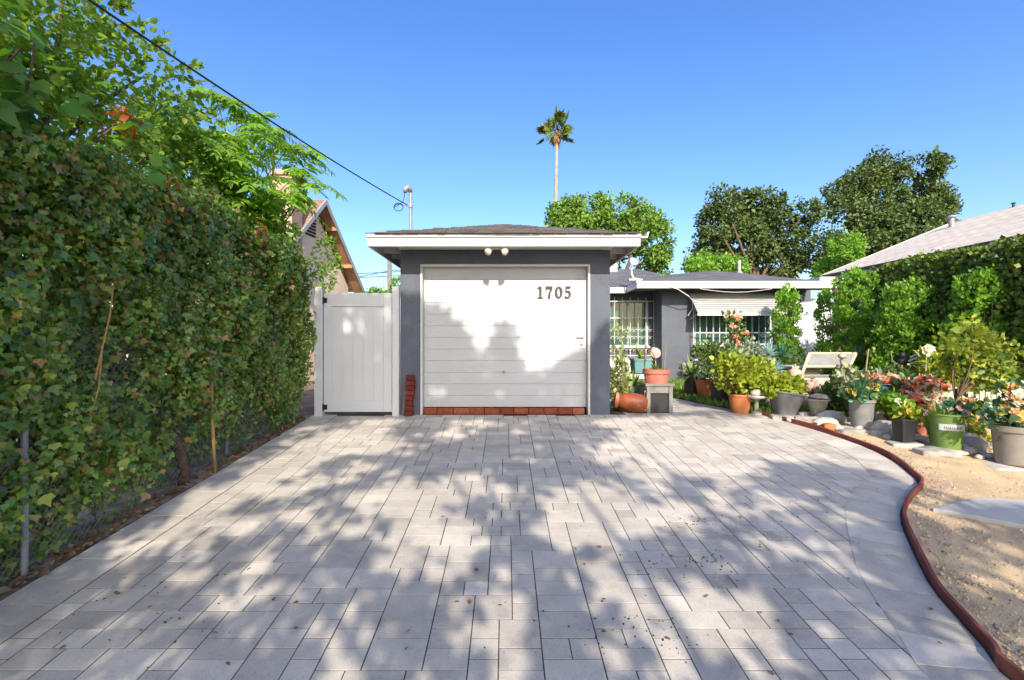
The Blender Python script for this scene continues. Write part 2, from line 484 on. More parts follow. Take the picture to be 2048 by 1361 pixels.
# foliage
M['ivy'] = leafm('ivy_leaves', [(.06, .14, .028), (.10, .22, .035), (.155, .295, .042), (.085, .18, .04), (.24, .37, .055), (.32, .36, .055), (.14, .25, .045), (.46, .22, .08)], .34, .34, .6)
M['dry'] = leafm('dry_leaves', [(.22, .12, .06), (.34, .22, .12), (.15, .085, .05), (.46, .35, .22)], .2, .8, .15)
M['privet'] = leafm('small_tree_leaves', [(.08, .16, .028), (.15, .27, .04), (.25, .38, .05), (.11, .20, .04), (.34, .42, .07)], .55, .42)
M['walnut'] = leafm('feathery_tree_leaves', [(.11, .25, .03), (.19, .36, .04), (.28, .44, .05), (.14, .29, .035)], .5, .4)
M['bigleaf'] = leafm('broad_vine_leaves', [(.07, .20, .025), (.14, .31, .035), (.2, .38, .045), (.08, .18, .06)], .5, .42)
M['orange_leaf'] = leafm('orange_vine_leaves', [(.38, .06, .02), (.45, .14, .02), (.30, .045, .02), (.40, .20, .04)], .35, .5)
M['hedge'] = leafm('clipped_hedge_leaves', [(.07, .12, .018), (.12, .19, .026), (.18, .25, .035), (.08, .14, .02), (.24, .27, .045)], .25, .42, .4)
M['shrub'] = leafm('bright_shrub_leaves', [(.10, .22, .025), (.16, .32, .03), (.24, .42, .045), (.11, .25, .03)], .42, .4, .45)
M['jade'] = leafm('yellow_green_leaves', [(.18, .27, .025), (.28, .36, .03), (.40, .42, .04), (.14, .23, .025)], .3, .4, .4)
M['yellow'] = leafm('yellow_leaves', [(.26, .37, .05), (.42, .46, .06), (.17, .28, .04), (.55, .50, .09)], .4, .45)
M['weed'] = leafm('mixed_green_leaves', [(.08, .16, .03), (.14, .22, .05), (.05, .11, .03), (.2, .26, .08)], .3, .45)
M['pale'] = leafm('variegated_leaves', [(.36, .40, .18), (.14, .22, .05), (.5, .48, .28), (.22, .30, .07)], .35, .45)
M['silver'] = leafm('silver_green_leaves', [(.20, .25, .17), (.30, .34, .25), (.14, .20, .12)], .25, .6)
M['blue'] = leafm('blue_green_leaves', [(.22, .38, .38), (.34, .50, .50), (.45, .58, .58)], .2, .5)
M['teal'] = leafm('teal_leaves', [(.05, .17, .10), (.09, .24, .13), (.05, .13, .07), (.14, .25, .10)], .25, .4)
M['aloe'] = leafm('strap_leaves', [(.10, .20, .03), (.17, .27, .05), (.24, .31, .09)], .2, .4)
M['oak'] = leafm('oak_leaves', [(.045, .085, .024), (.07, .12, .03), (.11, .16, .042), (.06, .10, .028), (.15, .19, .06)], .22, .5)
M['dense'] = leafm('round_tree_leaves', [(.08, .16, .025), (.13, .25, .035), (.2, .32, .045), (.09, .18, .03)], .28, .42)
M['palm'] = leafm('palm_leaves', [(.05, .09, .02), (.09, .14, .025), (.2, .22, .04)], .25, .4)
M['palm_dry'] = leafm('dry_palm_leaves', [(.22, .13, .05), (.3, .19, .08), (.16, .09, .04)], .2, .7)
M['grass'] = leafm('lawn_blades', [(.08, .19, .02), (.14, .27, .03), (.2, .32, .05), (.26, .3, .1)], .35, .5)
M['fl_red'] = leafm('coral_petals', [(.66, .09, .05), (.72, .20, .12), (.74, .36, .28), (.8, .66, .6)], .3, .6)
M['fl_pink'] = leafm('pink_petals', [(.6, .3, .3), (.65, .5, .48), (.55, .22, .2), (.7, .62, .58)], .3, .6)
M['fl_yellow'] = leafm('yellow_petals', [(.6, .44, .07), (.62, .52, .12), (.52, .32, .07)], .3, .6)
M['fl_white'] = leafm('white_petals', [(.7, .7, .66), (.62, .63, .6), (.72, .66, .5)], .3, .6)
M['fl_orange'] = leafm('orange_petals', [(.5, .23, .09), (.58, .42, .24), (.44, .15, .06)], .3, .6)
M['orange_tray'] = mk('orange_plastic', (.58, .10, .03), .45, .15, 6)

# ------------------------------------------------------------------ ground
def sheet(name, poly, dz, mat, step=None):
    b = MB()
    b.prism(poly, lambda u, v, d: (u, v, gz(v) + dz - d), .05)
    return tag(b.build(name, mat, origin=(poly[0][0], poly[0][1], 0)), kind='structure')

b = MB()
for ya, yb in ((-400, -2.5), (-2.5, 7), (7, 400)):
    b.add([(-400, ya, gz(ya) - .07), (400, ya, gz(ya) - .07), (400, yb, gz(yb) - .07), (-400, yb, gz(yb) - .07)], [(0, 1, 2, 3)])
tag(b.build('terrain', M['dirt']), kind='structure')
b = MB(); b.box(-60, 60, -14, -4, gz(-4) - .3, gz(-4) - .05)
tag(b.build('street', M['asphalt']), kind='structure')

KPX = [(2026, 1361), (1983, 1309), (1923, 1241), (1868, 1177), (1834, 1113), (1808, 1053), (1806, 1023), (1819, 998), (1842, 971), (1822, 949), (1791, 925), (1748, 902), (1697, 882), (1633, 861), (1573, 844), (1484, 823)]
KW = [gp(*p)[:2] for p in KPX]
KW = [(2.22, 0.2), (2.2, 1.2)] + KW
def resample(pts, step):
    pts = [Vector((p[0], p[1], 0)) for p in pts]
    # Catmull-Rom then even spacing
    out = []
    for i in range(len(pts) - 1):
        p0 = pts[max(i - 1, 0)]; p1 = pts[i]; p2 = pts[i + 1]; p3 = pts[min(i + 2, len(pts) - 1)]
        for k in range(12):
            t = k / 12
            out.append(.5 * ((2 * p1) + (p2 - p0) * t + (2 * p0 - 5 * p1 + 4 * p2 - p3) * t * t + (3 * p1 - p0 - 3 * p2 + p3) * t ** 3))
    out.append(pts[-1])
    res = [out[0]]; acc = 0
    for a, c in zip(out, out[1:]):
        d = (c - a).length; acc += d
        if acc >= step: res.append(c); acc = 0
    return res
KS = resample(KW, .05)
WALK = [Vector((3.40, 8.07, 0)), Vector((3.2, 9.0, 0)), Vector((3.0, 10.5, 0)), Vector((2.95, 12.4, 0))]
EDGE = KS + WALK
EY = np.array([p.y for p in EDGE]); EX = np.array([p.x for p in EDGE])
def right_edge(y): return float(np.interp(y, EY, EX))   # outer edge of the pavers

def nrm2(pts, i):
    d = pts[min(i + 1, len(pts) - 1)] - pts[max(i - 1, 0)]
    d.normalize()
    return Vector((-d.y, d.x, 0))        # to the left of the path (towards the drive)

# kerb board
b = MB()
KH, KT = .058, .024
prof = [(0, -.06), (0, KH - .004), (.004, KH), (KT - .004, KH), (KT, KH - .004), (KT, -.06)]
n = len(KS)
base = len(b.v)
for i, p in enumerate(KS):
    q = -nrm2(KS, i)
    for (u, z) in prof:
        b.v.append((p.x + q.x * u, p.y + q.y * u, gz(p.y) + z + .006 * math.sin(i * .35) * (z > 0)))
for i in range(n - 1):
    for k in range(len(prof) - 1):
        b.f.append((base + i * 6 + k, base + (i + 1) * 6 + k, base + (i + 1) * 6 + k + 1, base + i * 6 + k + 1))
b.f.append(tuple(base + k for k in range(6))); b.f.append(tuple(base + (n - 1) * 6 + k for k in reversed(range(6))))
tag(b.build('kerb', M['kerb'], origin=(KS[0].x, KS[0].y, gz(0))), kind='structure')

# pavers: every stone real, in one surface
def stone(b, q, tw=0.0, ch=.0007, g=.0032, h=.05):
    """q: four ground corners (counter-clockwise)"""
    c = sum((Vector(p) for p in q), Vector((0, 0, 0))) / 4
    dz = random.uniform(-.0007, .0009) + tw
    tx, ty = random.uniform(-.003, .003), random.uniform(-.003, .003)
    def P(p, ins, z):
        v = Vector((p[0], p[1], 0)); d = Vector((c.x, c.y, 0)) - v
        l = d.length
        v = v + d / max(l, 1e-6) * ins * 1.3
        return (v.x, v.y, gz(v.y) + z + dz + (v.x - c.x) * tx + (v.y - c.y) * ty)
    k = len(b.v)
    for p in q: b.v.append(P(p, g, -h))
    for p in q: b.v.append(P(p, g, -ch * .8))
    for p in q: b.v.append(P(p, g + ch, 0))
    for i in range(4):
        j = (i + 1) % 4
        b.f.append((k + i, k + j, k + 4 + j, k + 4 + i))
        b.f.append((k + 4 + i, k + 4 + j, k + 8 + j, k + 8 + i))
    b.f.append((k + 8, k + 9, k + 10, k + 11))
b = MB()
m_ = .069
X0, Y0 = -2.45, 0.3
NX, NY = 99, 175
skyl = [0] * NX
while True:
    lo_ = min(skyl)
    if lo_ >= NY: break
    i = skyl.index(lo_); j = i
    while j < NX and skyl[j] == lo_: j += 1
    gap = j - i
    opts = [wd for wd in (3, 3, 4, 4, 4, 2) if wd <= gap and gap - wd != 1]
    wd = random.choice(opts) if opts else gap
    dp = random.choice((2, 2, 3, 3)) if wd == 4 else (random.choice((2, 2, 2, 3)) if wd == 3 else 2)
    for k in range(i, i + wd): skyl[k] = lo_ + dp
    x0 = X0 + i * m_; x1 = x0 + wd * m_; y0 = Y0 + lo_ * m_; y1 = y0 + dp * m_
    if y1 > 7.0 and x0 < 1.5:
        if y0 > 6.9: continue
        y1 = min(y1, 7.0)
    if y1 > 12.2: continue
    if max(x1 - right_edge(y0), x1 - right_edge(y1), x1 - right_edge((y0 + y1) / 2)) > -.085: continue
    stone(b, [(x0, y0, 0), (x1, y0, 0), (x1, y1, 0), (x0, y1, 0)])
# soldier course on the left
y = 0.3
while y < 6.95:
    d = random.choice((.155, .2325, .2325, .2325))
    stone(b, [(-2.805, y, 0), (-2.452, y, 0), (-2.452, min(y + d, 7), 0), (-2.805, min(y + d, 7), 0)], .002)
    y += d
# curved soldier course along the kerb
BW = .36
ED = resample([(p.x, p.y) for p in EDGE], .04)
i = 0
while i < len(ED) - 5:
    j = min(i + random.choice((4, 5, 6)), len(ED) - 1)
    pa, pb = ED[i], ED[j]; na, nb = nrm2(ED, i), nrm2(ED, j)
    ia, ib = pa + na * BW, pb + nb * BW
    stone(b, [tuple(pa + na * .01), tuple(pb + nb * .01), tuple(ib), tuple(ia)], .003, g=.0045)
    i = j
drive = tag(b.build('driveway', M['paver'], origin=(0, 0, 0)), kind='structure')
# joint bed below
poly = [(-2.82, .2)] + [(p.x + .01, p.y) for p in EDGE if p.y > .2] + [(1.5, 12.4), (1.5, 7.02), (-2.82, 7.02)]
b = MB()
ys = np.linspace(.2, 12.4, 180)
for ya, yb in zip(ys, ys[1:]):
    xl = -2.82 if ya < 7 else 1.5
    b.add([(xl, ya, gz(ya) - .0018), (right_edge(ya) + .01, ya, gz(ya) - .0018), (right_edge(yb) + .01, yb, gz(yb) - .0018), (xl, yb, gz(yb) - .0018)], [(0, 1, 2, 3)])
tag(b.build('bedding_sand', M['joint']), kind='structure')

# gravel garden right of the kerb
b = MB()
ys = np.linspace(.0, 8.3, 70)
for ya, yb in zip(ys, ys[1:]):
    xs = np.linspace(0, 1, 24)
    for a, c in zip(xs, xs[1:]):
        pts = []
        for (yy, t) in ((ya, a), (ya, c), (yb, c), (yb, a)):
            xl = right_edge(yy) + .03; xx = xl + (9 - xl) * t
            hz = .02 + .012 * math.sin(xx * 3.1 + yy * 2.3) * math.sin(yy * 4.1 - xx) if t > 0 else .01
            pts.append((xx, yy, gz(yy) + hz))
        b.add(pts, [(0, 1, 2, 3)])
tag(b.build('gravel', M['gravel_base']), kind='structure')
# loose stones lying on it
n = 9000
yy = 1.9 + 4.2 * RNG.random(n) ** 1.4
xl = np.interp(yy, EY, EX) + .07
xx = xl + RNG.random(n) ** 1.3 * 3.4
b = MB()
for x, y in zip(xx, yy):
    r = random.uniform(.0035, .011) * (1.0 if random.random() < .93 else 1.8)
    a = random.random() * 6
    z = gz(y) + .018 + .012 * math.sin(x * 3.1 + y * 2.3) * math.sin(y * 4.1 - x)
    ca, sa = math.cos(a) * r, math.sin(a) * r
    k = len(b.v)
    b.v += [(x + ca, y + sa, z), (x - sa * .8, y + ca * .8, z), (x - ca, y - sa, z), (x + sa * .8, y - ca * .8, z), (x + ca * .3, y + sa * .3, z + r * .9), (x - ca * .3, y - sa * .3, z + r * .8)]
    b.f += [(k, k + 1, k + 4), (k + 1, k + 5, k + 4), (k + 1, k + 2, k + 5), (k + 2, k + 3, k + 5), (k + 3, k + 4, k + 5), (k + 3, k, k + 4)]
tag(b.build('pebbles', M['pebble']), 'loose tan and dark pebbles strewn over the gravel bed', 'pebbles', kind='stuff')
# lawn
b = MB()
ys = np.linspace(7.15, 13.2, 20)
for ya, yb in zip(ys, ys[1:]):
    b.add([(right_edge(ya) + .02, ya, .025), (9, ya, .03), (9, yb, .03), (right_edge(yb) + .02, yb, .025)], [(0, 1, 2, 3)])
tag(b.build('lawn', M['lawn_base']), kind='structure')
n = 26000
yy = RNG.uniform(7.2, 12.4, n); xl = np.interp(yy, EY, EX) + .02
xx = xl + RNG.random(n) ** 1.2 * (8.4 - xl)
# ragged tongue of turf along the walk
m2 = 5000
y2 = RNG.uniform(6.95, 9.6, m2); x2 = np.interp(y2, EY, EX) + RNG.uniform(-.06, .5, m2)
xx = np.concatenate([xx, x2]); yy = np.concatenate([yy, y2]); n = len(xx)
P = np.stack([xx, yy, np.full(n, .02)], 1)
D = np.stack([RNG.normal(0, .45, n), RNG.normal(0, .45, n), np.ones(n)], 1)
tag(leaves('grass', M['grass'], P, D, rdir(n), RNG.uniform(.05, .11, n), 'grass', width=3.0), 'green lawn grass growing between the walkway and the white gate', 'grass', kind='stuff')
# concrete slab in the gravel
b = MB()
b.prism([(3.33, 3.75), (3.76, 3.45), (4.35, 3.05), (5.2, 3.2), (4.7, 3.82), (3.88, 3.96)], lambda u, v, d: (u, v, gz(v) + .047 - d), .08)
tag(b.build('stepping_slab', M['concrete'], origin=gp(1950, 1030), bevel=.01), kind='structure')

# ------------------------------------------------------------------ garage
G = thing('garage', 'slate blue stucco garage with white sectional door and white fascia', 'garage', (0, 7, 0))
WL, WR = -1.539, 1.517
DL, DR, DT = -1.218, 1.196, 2.164
GB = 12.4
b = MB()
b.box(WL, DL - .03, 7.0, 7.18, -.05, 2.40); b.box(DR + .03, WR, 7.0, 7.18, -.05, 2.40); b.box(DL - .03, DR + .03, 7.0, 7.18, DT + .03, 2.40)
b.box(WL, WL + .15, 7.18, GB, -.05, 2.40); b.box(WR - .15, WR, 7.18, GB, -.05, 2.40); b.box(WL, WR, GB, GB + .15, -.05, 2.40)
b.build('wall', M['stucco'], G)
b = MB()   # white frame round the opening
b.box(DL - .03, DL, 6.985, 7.17, .0, DT + .03); b.box(DR, DR + .03, 6.985, 7.17, .0, DT + .03); b.box(DL, DR, 6.985, 7.17, DT, DT + .03)
b.build('door_frame', M['white'], G, bevel=.004)
b = MB()   # boards of the door
z0, z1 = .095, DT - .002
nb = 12; hh = (z1 - z0) / nb
for i in range(nb):
    b.box(DL + .004, DR - .004, 7.115, 7.155, z0 + i * hh + .002, z0 + (i + 1) * hh - .002)
b.box(DL + .004, DR - .004, 7.125, 7.15, z0, z1)
door = b.build('garage_door', M['white_door'], G, bevel=.002)
b = MB(); b.box(1.045, 1.15, 7.07, 7.082, 1.128, 1.142); b.box(1.06, 1.075, 7.082, 7.116, 1.128, 1.142); b.box(1.12, 1.135, 7.082, 7.116, 1.128, 1.142)
b.build('door_handle', M['galv'], door)
b = MB(); b.lathe([(0, 0), (.026, 0), (.026, .012), (0, .02)], (1.115, 7.115, 1.03), 14, Matrix.Rotation(R(90), 3, 'X')); b.build('lock', M['galv'], door)
b = MB(); b.lathe([(0, 0), (.018, 0), (.018, .03), (0, .034)], (-.03, 7.115, .62), 12, Matrix.Rotation(R(90), 3, 'X')); b.build('lock', M['galv'], door)
# house number, one raised numeral after another
def ribbon(pts, ws):
    """variable-width stroke outline -> quads in (u,v)"""
    L = []; Rr = []
    for i, (p, w_) in enumerate(zip(pts, ws)):
        a = Vector(pts[max(i - 1, 0)]); c = Vector(pts[min(i + 1, len(pts) - 1)])
        d = (c - a).normalized(); nn = Vector((-d.y, d.x))
        L.append(Vector(p) + nn * w_ / 2); Rr.append(Vector(p) - nn * w_ / 2)
    return [[tuple(Rr[i]), tuple(Rr[i + 1]), tuple(L[i + 1]), tuple(L[i])] for i in range(len(pts) - 1)]
def digit(ch):
    q = []
    rect = lambda a, c, d, e: q.append([(a, d), (c, d), (c, e), (a, e)])
    if ch == '1':
        rect(.16, .36, .08, .98); rect(.02, .5, 0, .085); q.append([(.0, .80), (.16, .84), (.16, .98), (.12, .93), (.0, .88)])
    if ch == '7':
        rect(.02, .62, .80, .99); rect(.02, .09, .68, .80)
        q += ribbon([(.56, .82), (.42, .56), (.34, .3), (.31, 0)], [.13, .15, .19, .22])
    if ch == '0':
        pts = [(.33 + .235 * math.cos(t), .495 + .43 * math.sin(t)) for t in np.linspace(0, 2 * math.pi, 33)]
        ws = [.07 + .145 * abs(math.cos(t)) for t in np.linspace(0, 2 * math.pi, 33)]
        q += ribbon(pts, ws)
    if ch == '5':
        rect(.12, .56, .84, .99); rect(.12, .2, .46, .84)
        pts = [(.14, .5), (.22, .57), (.33, .59), (.45, .53), (.5, .38), (.48, .2), (.38, .07), (.25, .04), (.13, .09)]
        q += ribbon(pts, [.05, .09, .12, .17, .2, .19, .12, .08, .12]); q += ribbon([(.06, .16), (.12, .1), (.2, .12)], [.12, .16, .08])
    return q
NS = .178
zb = EYE + (CY - 597) * 7.1 / F
for k, (ch, px) in enumerate((('1', 1075), ('7', 1091), ('0', 1110), ('5', 1128.5))):
    b = MB(); x0 = (px - CX) * 7.1 / F
    for poly in digit(ch):
        b.prism(poly, lambda u, v, d: (x0 + u * NS * .93, 7.092 + d, zb + v * NS), .02)
    b.build('house_number', M['number'], door)
# bricks under the door
b = MB(); x = DL + .01
while x < DR - .05:
    l_ = min(random.uniform(.18, .25), DR - x)
    b.obox((x + l_ / 2, 7.09 + random.uniform(-.01, .01), .043), (l_ - .008, .11, .083), (0, 0, random.uniform(-.02, .02))); x += l_
b.build('brick_sill', M['brick'], G, bevel=.006)
# fascia, soffit, rafters
FY, FT, FB = 6.5, 2.527, 2.358
FL, FR = -1.882, 1.821
b = MB()
b.box(FL, FR, FY, FY + .035, FB, FT - .05)
b.box(FL - .006, FR + .006, FY - .018, FY + .035, FT - .049, FT)
# side boards run back
b.box(FL, FL + .03, FY + .036, GB, FB, FT - .002)
b.build('fascia', M['white'], G, bevel=.004)
b = MB(); b.box(FR - .03, FR, FY + .036, GB, FB, FT - .002); b.build('side_fascia', M['white'], G, bevel=.004)
b = MB()
prof = [(FR + .002, FT - .03), (FR + .1, FT - .03), (FR + .125, FT + .05), (FR + .105, FT + .05), (FR + .085, FT - .012), (FR + .002, FT - .012)]
b.prism(prof, lambda u, v, d: (u, FY + .01 + d, v - .02), 5.6)
b.build('gutter', M['white'], G)
b = MB()
for sx, xo, xi in ((-1, FL + .03, WL), (1, FR - .03, WR)):
    for k in range(12):
        yy = 6.75 + k * .5
        a, c = (xo, xi) if sx < 0 else (xi, xo)
        b = MB(); b.box(a, c, yy, yy + .045, 2.40, 2.495); b.build('rafter', M['white'], G)
b = MB(); b.box(FL + .03, WL, FY + .036, GB, 2.497, 2.515); b.box(WR, FR - .03, FY + .036, GB, 2.497, 2.515); b.box(WL, WR, FY + .036, 7.0, 2.405, 2.42)
b.build('soffit', M['white'], G)
b = MB()
AP = (-.03, 8.36, 3.10); AB = (-.03, 10.6, 3.10)
c4 = [(FL - .02, FY - .03, FT + .004), (FR + .02, FY - .03, FT + .004), (FR + .02, GB + .05, FT + .004), (FL - .02, GB + .05, FT + .004)]
b.add(c4 + [AP, AB], [(0, 1, 4), (1, 2, 5, 4), (2, 3, 5), (3, 0, 4, 5)])
roof = b.build('roof', M['shingle_house'], G)
b = MB()
def on_roof(t, s_):   # t 0..1 up the front plane, s_ across -1..1
    a = Vector(c4[0]).lerp(Vector(AP), t); c = Vector(c4[1]).lerp(Vector(AP), t)
    return a.lerp(c, (s_ + 1) / 2), (c - a).length
rows = 14
up = (Vector(AP) - (Vector(c4[0]) + Vector(c4[1])) / 2); upn = up.normalized(); nn = Vector((0, -upn.z, upn.y))
for r in range(rows):
    t = r / rows
    p, L = on_roof(t, 0)
    x = -L / 2 - random.uniform(0, .12)
    while x < L / 2:
        wd = random.uniform(.12, .26)
        q = p + Vector((x + wd / 2, 0, 0))
        if x + wd < L / 2 + .04 and x > -L / 2 - .06:
            th = random.uniform(.008, .022)
            e = .2; o0 = q - upn * (.02 + random.uniform(0, .015))
            hw = wd / 2 - .003
            k = len(b.v)
            for (dx, du, dn) in ((-hw, 0, .002), (hw, 0, .002), (hw, e, .003), (-hw, e, .003), (-hw, 0, th), (hw, 0, th), (hw, e, .004), (-hw, e, .004)):
                b.v.append(tuple(o0 + Vector((dx, 0, 0)) + upn * du + nn * dn))
            b.f += [(k, k + 3, k + 2, k + 1), (k + 4, k + 5, k + 6, k + 7), (k, k + 1, k + 5, k + 4), (k + 1, k + 2, k + 6, k + 5), (k + 3, k, k + 4, k + 7)]
        x += wd
b.build('shingles', M['shingle'], roof)

# twin floodlight under the fascia
fl = thing('floodlight', 'twin frosted security floodlight mounted under the garage fascia', 'floodlight', (-.13, 6.62, 2.36))
b = MB(); b.lathe([(0, .03), (.05, .03), (.055, 0), (.03, -.012), (0, -.014)], (-.13, 6.62, 2.375), 16); b.build('mount', M['white'], fl, smooth=True, auto=40)
for sx in (-1, 1):
    b = MB()
    dr = Vector((sx * .42, -.62, -.45)).normalized()
    mt = dr.to_track_quat('Z', 'Y').to_matrix()
    c = (-.13 + sx * .075, 6.61, 2.335)
    b.lathe([(0, -.03), (.022, -.03), (.024, .02), (.042, .06), (.052, .09)], c, 16, mt)
    h = b.build('lamp_head', M['bulb'], fl, smooth=True, auto=50)
    b = MB(); b.lathe([(.05, .089), (.045, .1), (.02, .108), (0, .11)], c, 16, mt); b.build('lens', M['bulb'], h, smooth=True)
    b = MB(); b.tube([(-.13, 6.62, 2.355), (-.13 + sx * .05, 6.61, 2.35), (-.13 + sx * .07, 6.612, 2.34)], .011, 8); b.build('arm', M['white'], fl)

# brick pile by the left jamb
bs = thing('brick_pier', 'narrow stack of red bricks leaning against the garage wall', 'bricks', (-1.41, 6.93, 0))
b = MB()
for k in range(8):
    b.obox((-1.40 + .003 * k + random.uniform(-.008, .008), 6.93 + random.uniform(-.01, .01), .035 + k * .073), (.115 + random.uniform(-.012, .012), .1, .068), (random.uniform(-.03, .03), .02, random.uniform(-.08, .08)))
b.build('bricks', M['brick_dark'], bs, bevel=.008)
b = MB(); b.obox((-1.475, 6.96, .17), (.03, .03, .36), (0, .12, 0)); b.build('wood_strip', M['wood_grey'], bs)

# service mast and drop cable
mx, my = -1.56, 7.85
t = thing('service_mast', 'grey conduit mast with weatherhead rising from the garage roof', 'mast', (mx, my, 2.6))
b = MB(); b.tube([(mx, my, 2.5), (mx, my, 3.5)], .027, 12); b.build('pole', M['galv'], t, smooth=True, auto=40)
b = MB(); b.tube([(mx, my, 3.5), (mx - .01, my - .01, 3.55), (mx - .04, my - .04, 3.57), (mx - .07, my - .07, 3.53), (mx - .075, my - .075, 3.48)], [.03, .045, .05, .045, .03], 12); b.build('weatherhead', M['galv'], t, smooth=True)
b = MB(); b.tube([(mx - .035, my - .035, 3.27), (mx - .1, my - .06, 3.29)], .012, 8); b.lathe([(.028, 0), (.036, 0), (.036, .05), (.028, .05)], (mx, my, 3.25), 12); b.build('clamp', M['galv'], t)
def cab(y):
    x = mx - (my - y) * .2296
    return (x, y, EYE + 2.13 + .008 * (y - 5.3) ** 2)
pts = [cab(y) for y in np.linspace(my - .12, -12, 50)]
b = MB(); b.tube(pts, .008, 6)
lp = [(mx - .12, my - .1, 3.27)]
for k in range(22):
    a = k / 21 * 2 * math.pi * 1.5
    lp.append((mx - .17 + .075 * math.cos(a) , my - .13, 3.235 + .06 * math.sin(a) - .001 * k))
lp += [(mx - .1, my - .1, 3.32), (mx - .085, my - .08, 3.42), (mx - .078, my - .078, 3.5)]
b.tube(lp, .006, 6)
tag(b.build('service_cable', M['cable'], origin=(mx, my, 3.25), smooth=True), 'black overhead cable sagging from the roof mast past the trees', 'cable')

# ------------------------------------------------------------------ white vinyl side gate
def X(px, y): return (px - CX) * y / F
def Z(py, y): return EYE + (CY - py) * y / F
GY = 6.95
t = thing('side_gate', 'tall white vinyl privacy gate between hedge and garage', 'gate', (-2.1, GY, 0))
gl, gr_, gt, gbm = X(648, GY), X(785, GY), Z(587, GY), .05
b = MB(); b.box(gl + .005, gr_ - .125, GY - .02, GY + .02, gt - .19, gt); b.box(gl + .005, gr_ - .125, GY - .02, GY + .02, gbm, gbm + .16)
b.box(gl + .005, gl + .12, GY - .021, GY + .019, gbm + .161, gt - .191); b.box(gr_ - .124, gr_ - .004, GY - .021, GY + .021, gbm, gt)
b.build('gate_frame', M['vinyl'], t, bevel=.004)
b = MB(); x = gl + .12; wd = (gr_ - .124 - x) / 5
for k in range(5): b.box(x + k * wd + .002, x + (k + 1) * wd - .002, GY - .006, GY + .012, gbm + .15, gt - .18)
b.box(x, x + 5 * wd, GY + .0, GY + .01, gbm + .15, gt - .18)
b.build('panel', M['vinyl'], t)
for zz in (.12, 1.66):
    b = MB(); b.box(gl - .06, gl + .055, GY - .032, GY - .022, zz - .035, zz + .035); b.tube([(gl, GY - .035, zz - .05), (gl, GY - .035, zz + .05)], .013, 8); b.build('hinge', M['black'], t)
for nm, a, c, top, lab in (('gate_post', X(631, GY), gl - .008, Z(578, GY), 'white vinyl gate post at the end of the hedge'), ('gate_post', gr_ + .006, WL - .004, Z(577, GY), 'white vinyl gate post against the garage wall')):
    t = thing(nm, lab, 'post', ((a + c) / 2, GY, 0), 'white gate posts')
    b = MB(); b.box(a, c, GY - .05, GY + .055, -.05, top); b.build('post', M['vinyl'], t, bevel=.004)
    b = MB(); b.box(a - .006, c + .003, GY - .056, GY + .061, top + .001, top + .018); b.build('post_cap', M['vinyl'], t, bevel=.004)
# ------------------------------------------------------------------ back house
H = thing('house', 'single-storey slate stucco house with grey hip roof behind the garage', 'house', (5.5, 12.6, 0))
b = MB()
w1l, w1r = 2.3, 3.98      # window in the recess
b.box(1.52, w1l, 13.4, 13.55, -.05, 2.45); b.box(w1r, 4.09, 13.4, 13.55, -.05, 2.45); b.box(w1l, w1r, 13.4, 13.55, 2.2, 2.45); b.box(w1l, w1r, 13.4, 13.55, -.05, .9)
w2l, w2r = 4.95, 7.0
b.box(4.09, w2l, 12.6, 12.75, -.05, 2.42); b.box(w2r, 8.0, 12.6, 12.75, -.05, 2.42); b.box(w2l, w2r, 12.6, 12.75, 2.2, 2.42); b.box(w2l, w2r, 12.6, 12.75, -.05, .95)
b.box(4.09, 4.24, 12.75, 13.4, -.05, 2.45); b.box(7.85, 8.0, 12.75, 18, -.05, 2.42); b.box(1.52, 8.0, 18, 18.15, -.05, 2.42)
b.build('wall', M['stucco'], H)
def window(wl, wr, zb, zt, y, nm=4):
    b = MB()
    f_ = .05
    b.box(wl, wr, y, y + .05, zb, zb + f_); b.box(wl, wr, y, y + .05, zt - f_, zt); b.box(wl, wl + f_, y, y + .05, zb + f_, zt - f_); b.box(wr - f_, wr, y, y + .05, zb + f_, zt - f_)
    for k in range(1, nm):
        x = wl + (wr - wl) * k / nm
        b.box(x - .02, x + .02, y, y + .05, zb + f_, zt - f_)
    o = b.build('window', M['white'], H)
    b = MB(); b.box(wl + f_, wr - f_, y + .02, y + .028, zb + f_, zt - f_); b.build('pane', M['glass'], o)
    return o
wa = window(w1l, w1r, .9, 2.2, 13.44, 3)
wb = window(w2l, w2r, .95, 2.2, 12.64, 4)
# security grilles
def scroll(b, cx, cz, r, y, s):
    pts = []
    for k in range(15):
        a = k / 14 * 4.2; rr = r * (1 - .5 * k / 14)
        pts.append((cx + s * rr * math.cos(a), y, cz + rr * math.sin(a)))
    b.tube(pts, .007, 5)
b = MB(); y = 13.28
for k in range(9):
    x = 2.35 + (4.09 - 2.35) * k / 8
    b.tube([(x, y, .62), (x, y, 2.27)], .0105, 6)
for zz in (.66, .94, 1.7, 2.16): b.box(2.33, 4.11, y - .012, y + .012, zz - .012, zz + .012)
for k in range(8):
    x = 2.35 + (4.09 - 2.35) * (k + .5) / 8
    for s_ in (-1, 1): scroll(b, x + s_ * .045, 1.35, .05, y, s_); scroll(b, x + s_ * .045, 1.15, .05, y, s_); scroll(b, x + s_ * .045, .8, .05, y, s_)
b.build('window_grille', M['cream'] if False else M['white'], H)
b = MB(); b.box(2.2, 4.07, 13.27, 13.36, .0, .6); b.box(2.2, 4.07, 13.24, 13.36, .87, .93)
b.build('window_sill', M['white'], H)
b = MB(); y = 12.42
for k in range(14):
    x = w2l - .1 + (w2r + .15 - w2l) * k / 13
    b.tube([(x, y, .55), (x, y, 1.95)], .011, 6)
for zz in (.58, .95, 1.28, 1.9): b.box(w2l - .1, w2r + .05, y - .012, y + .012, zz - .013, zz + .013)
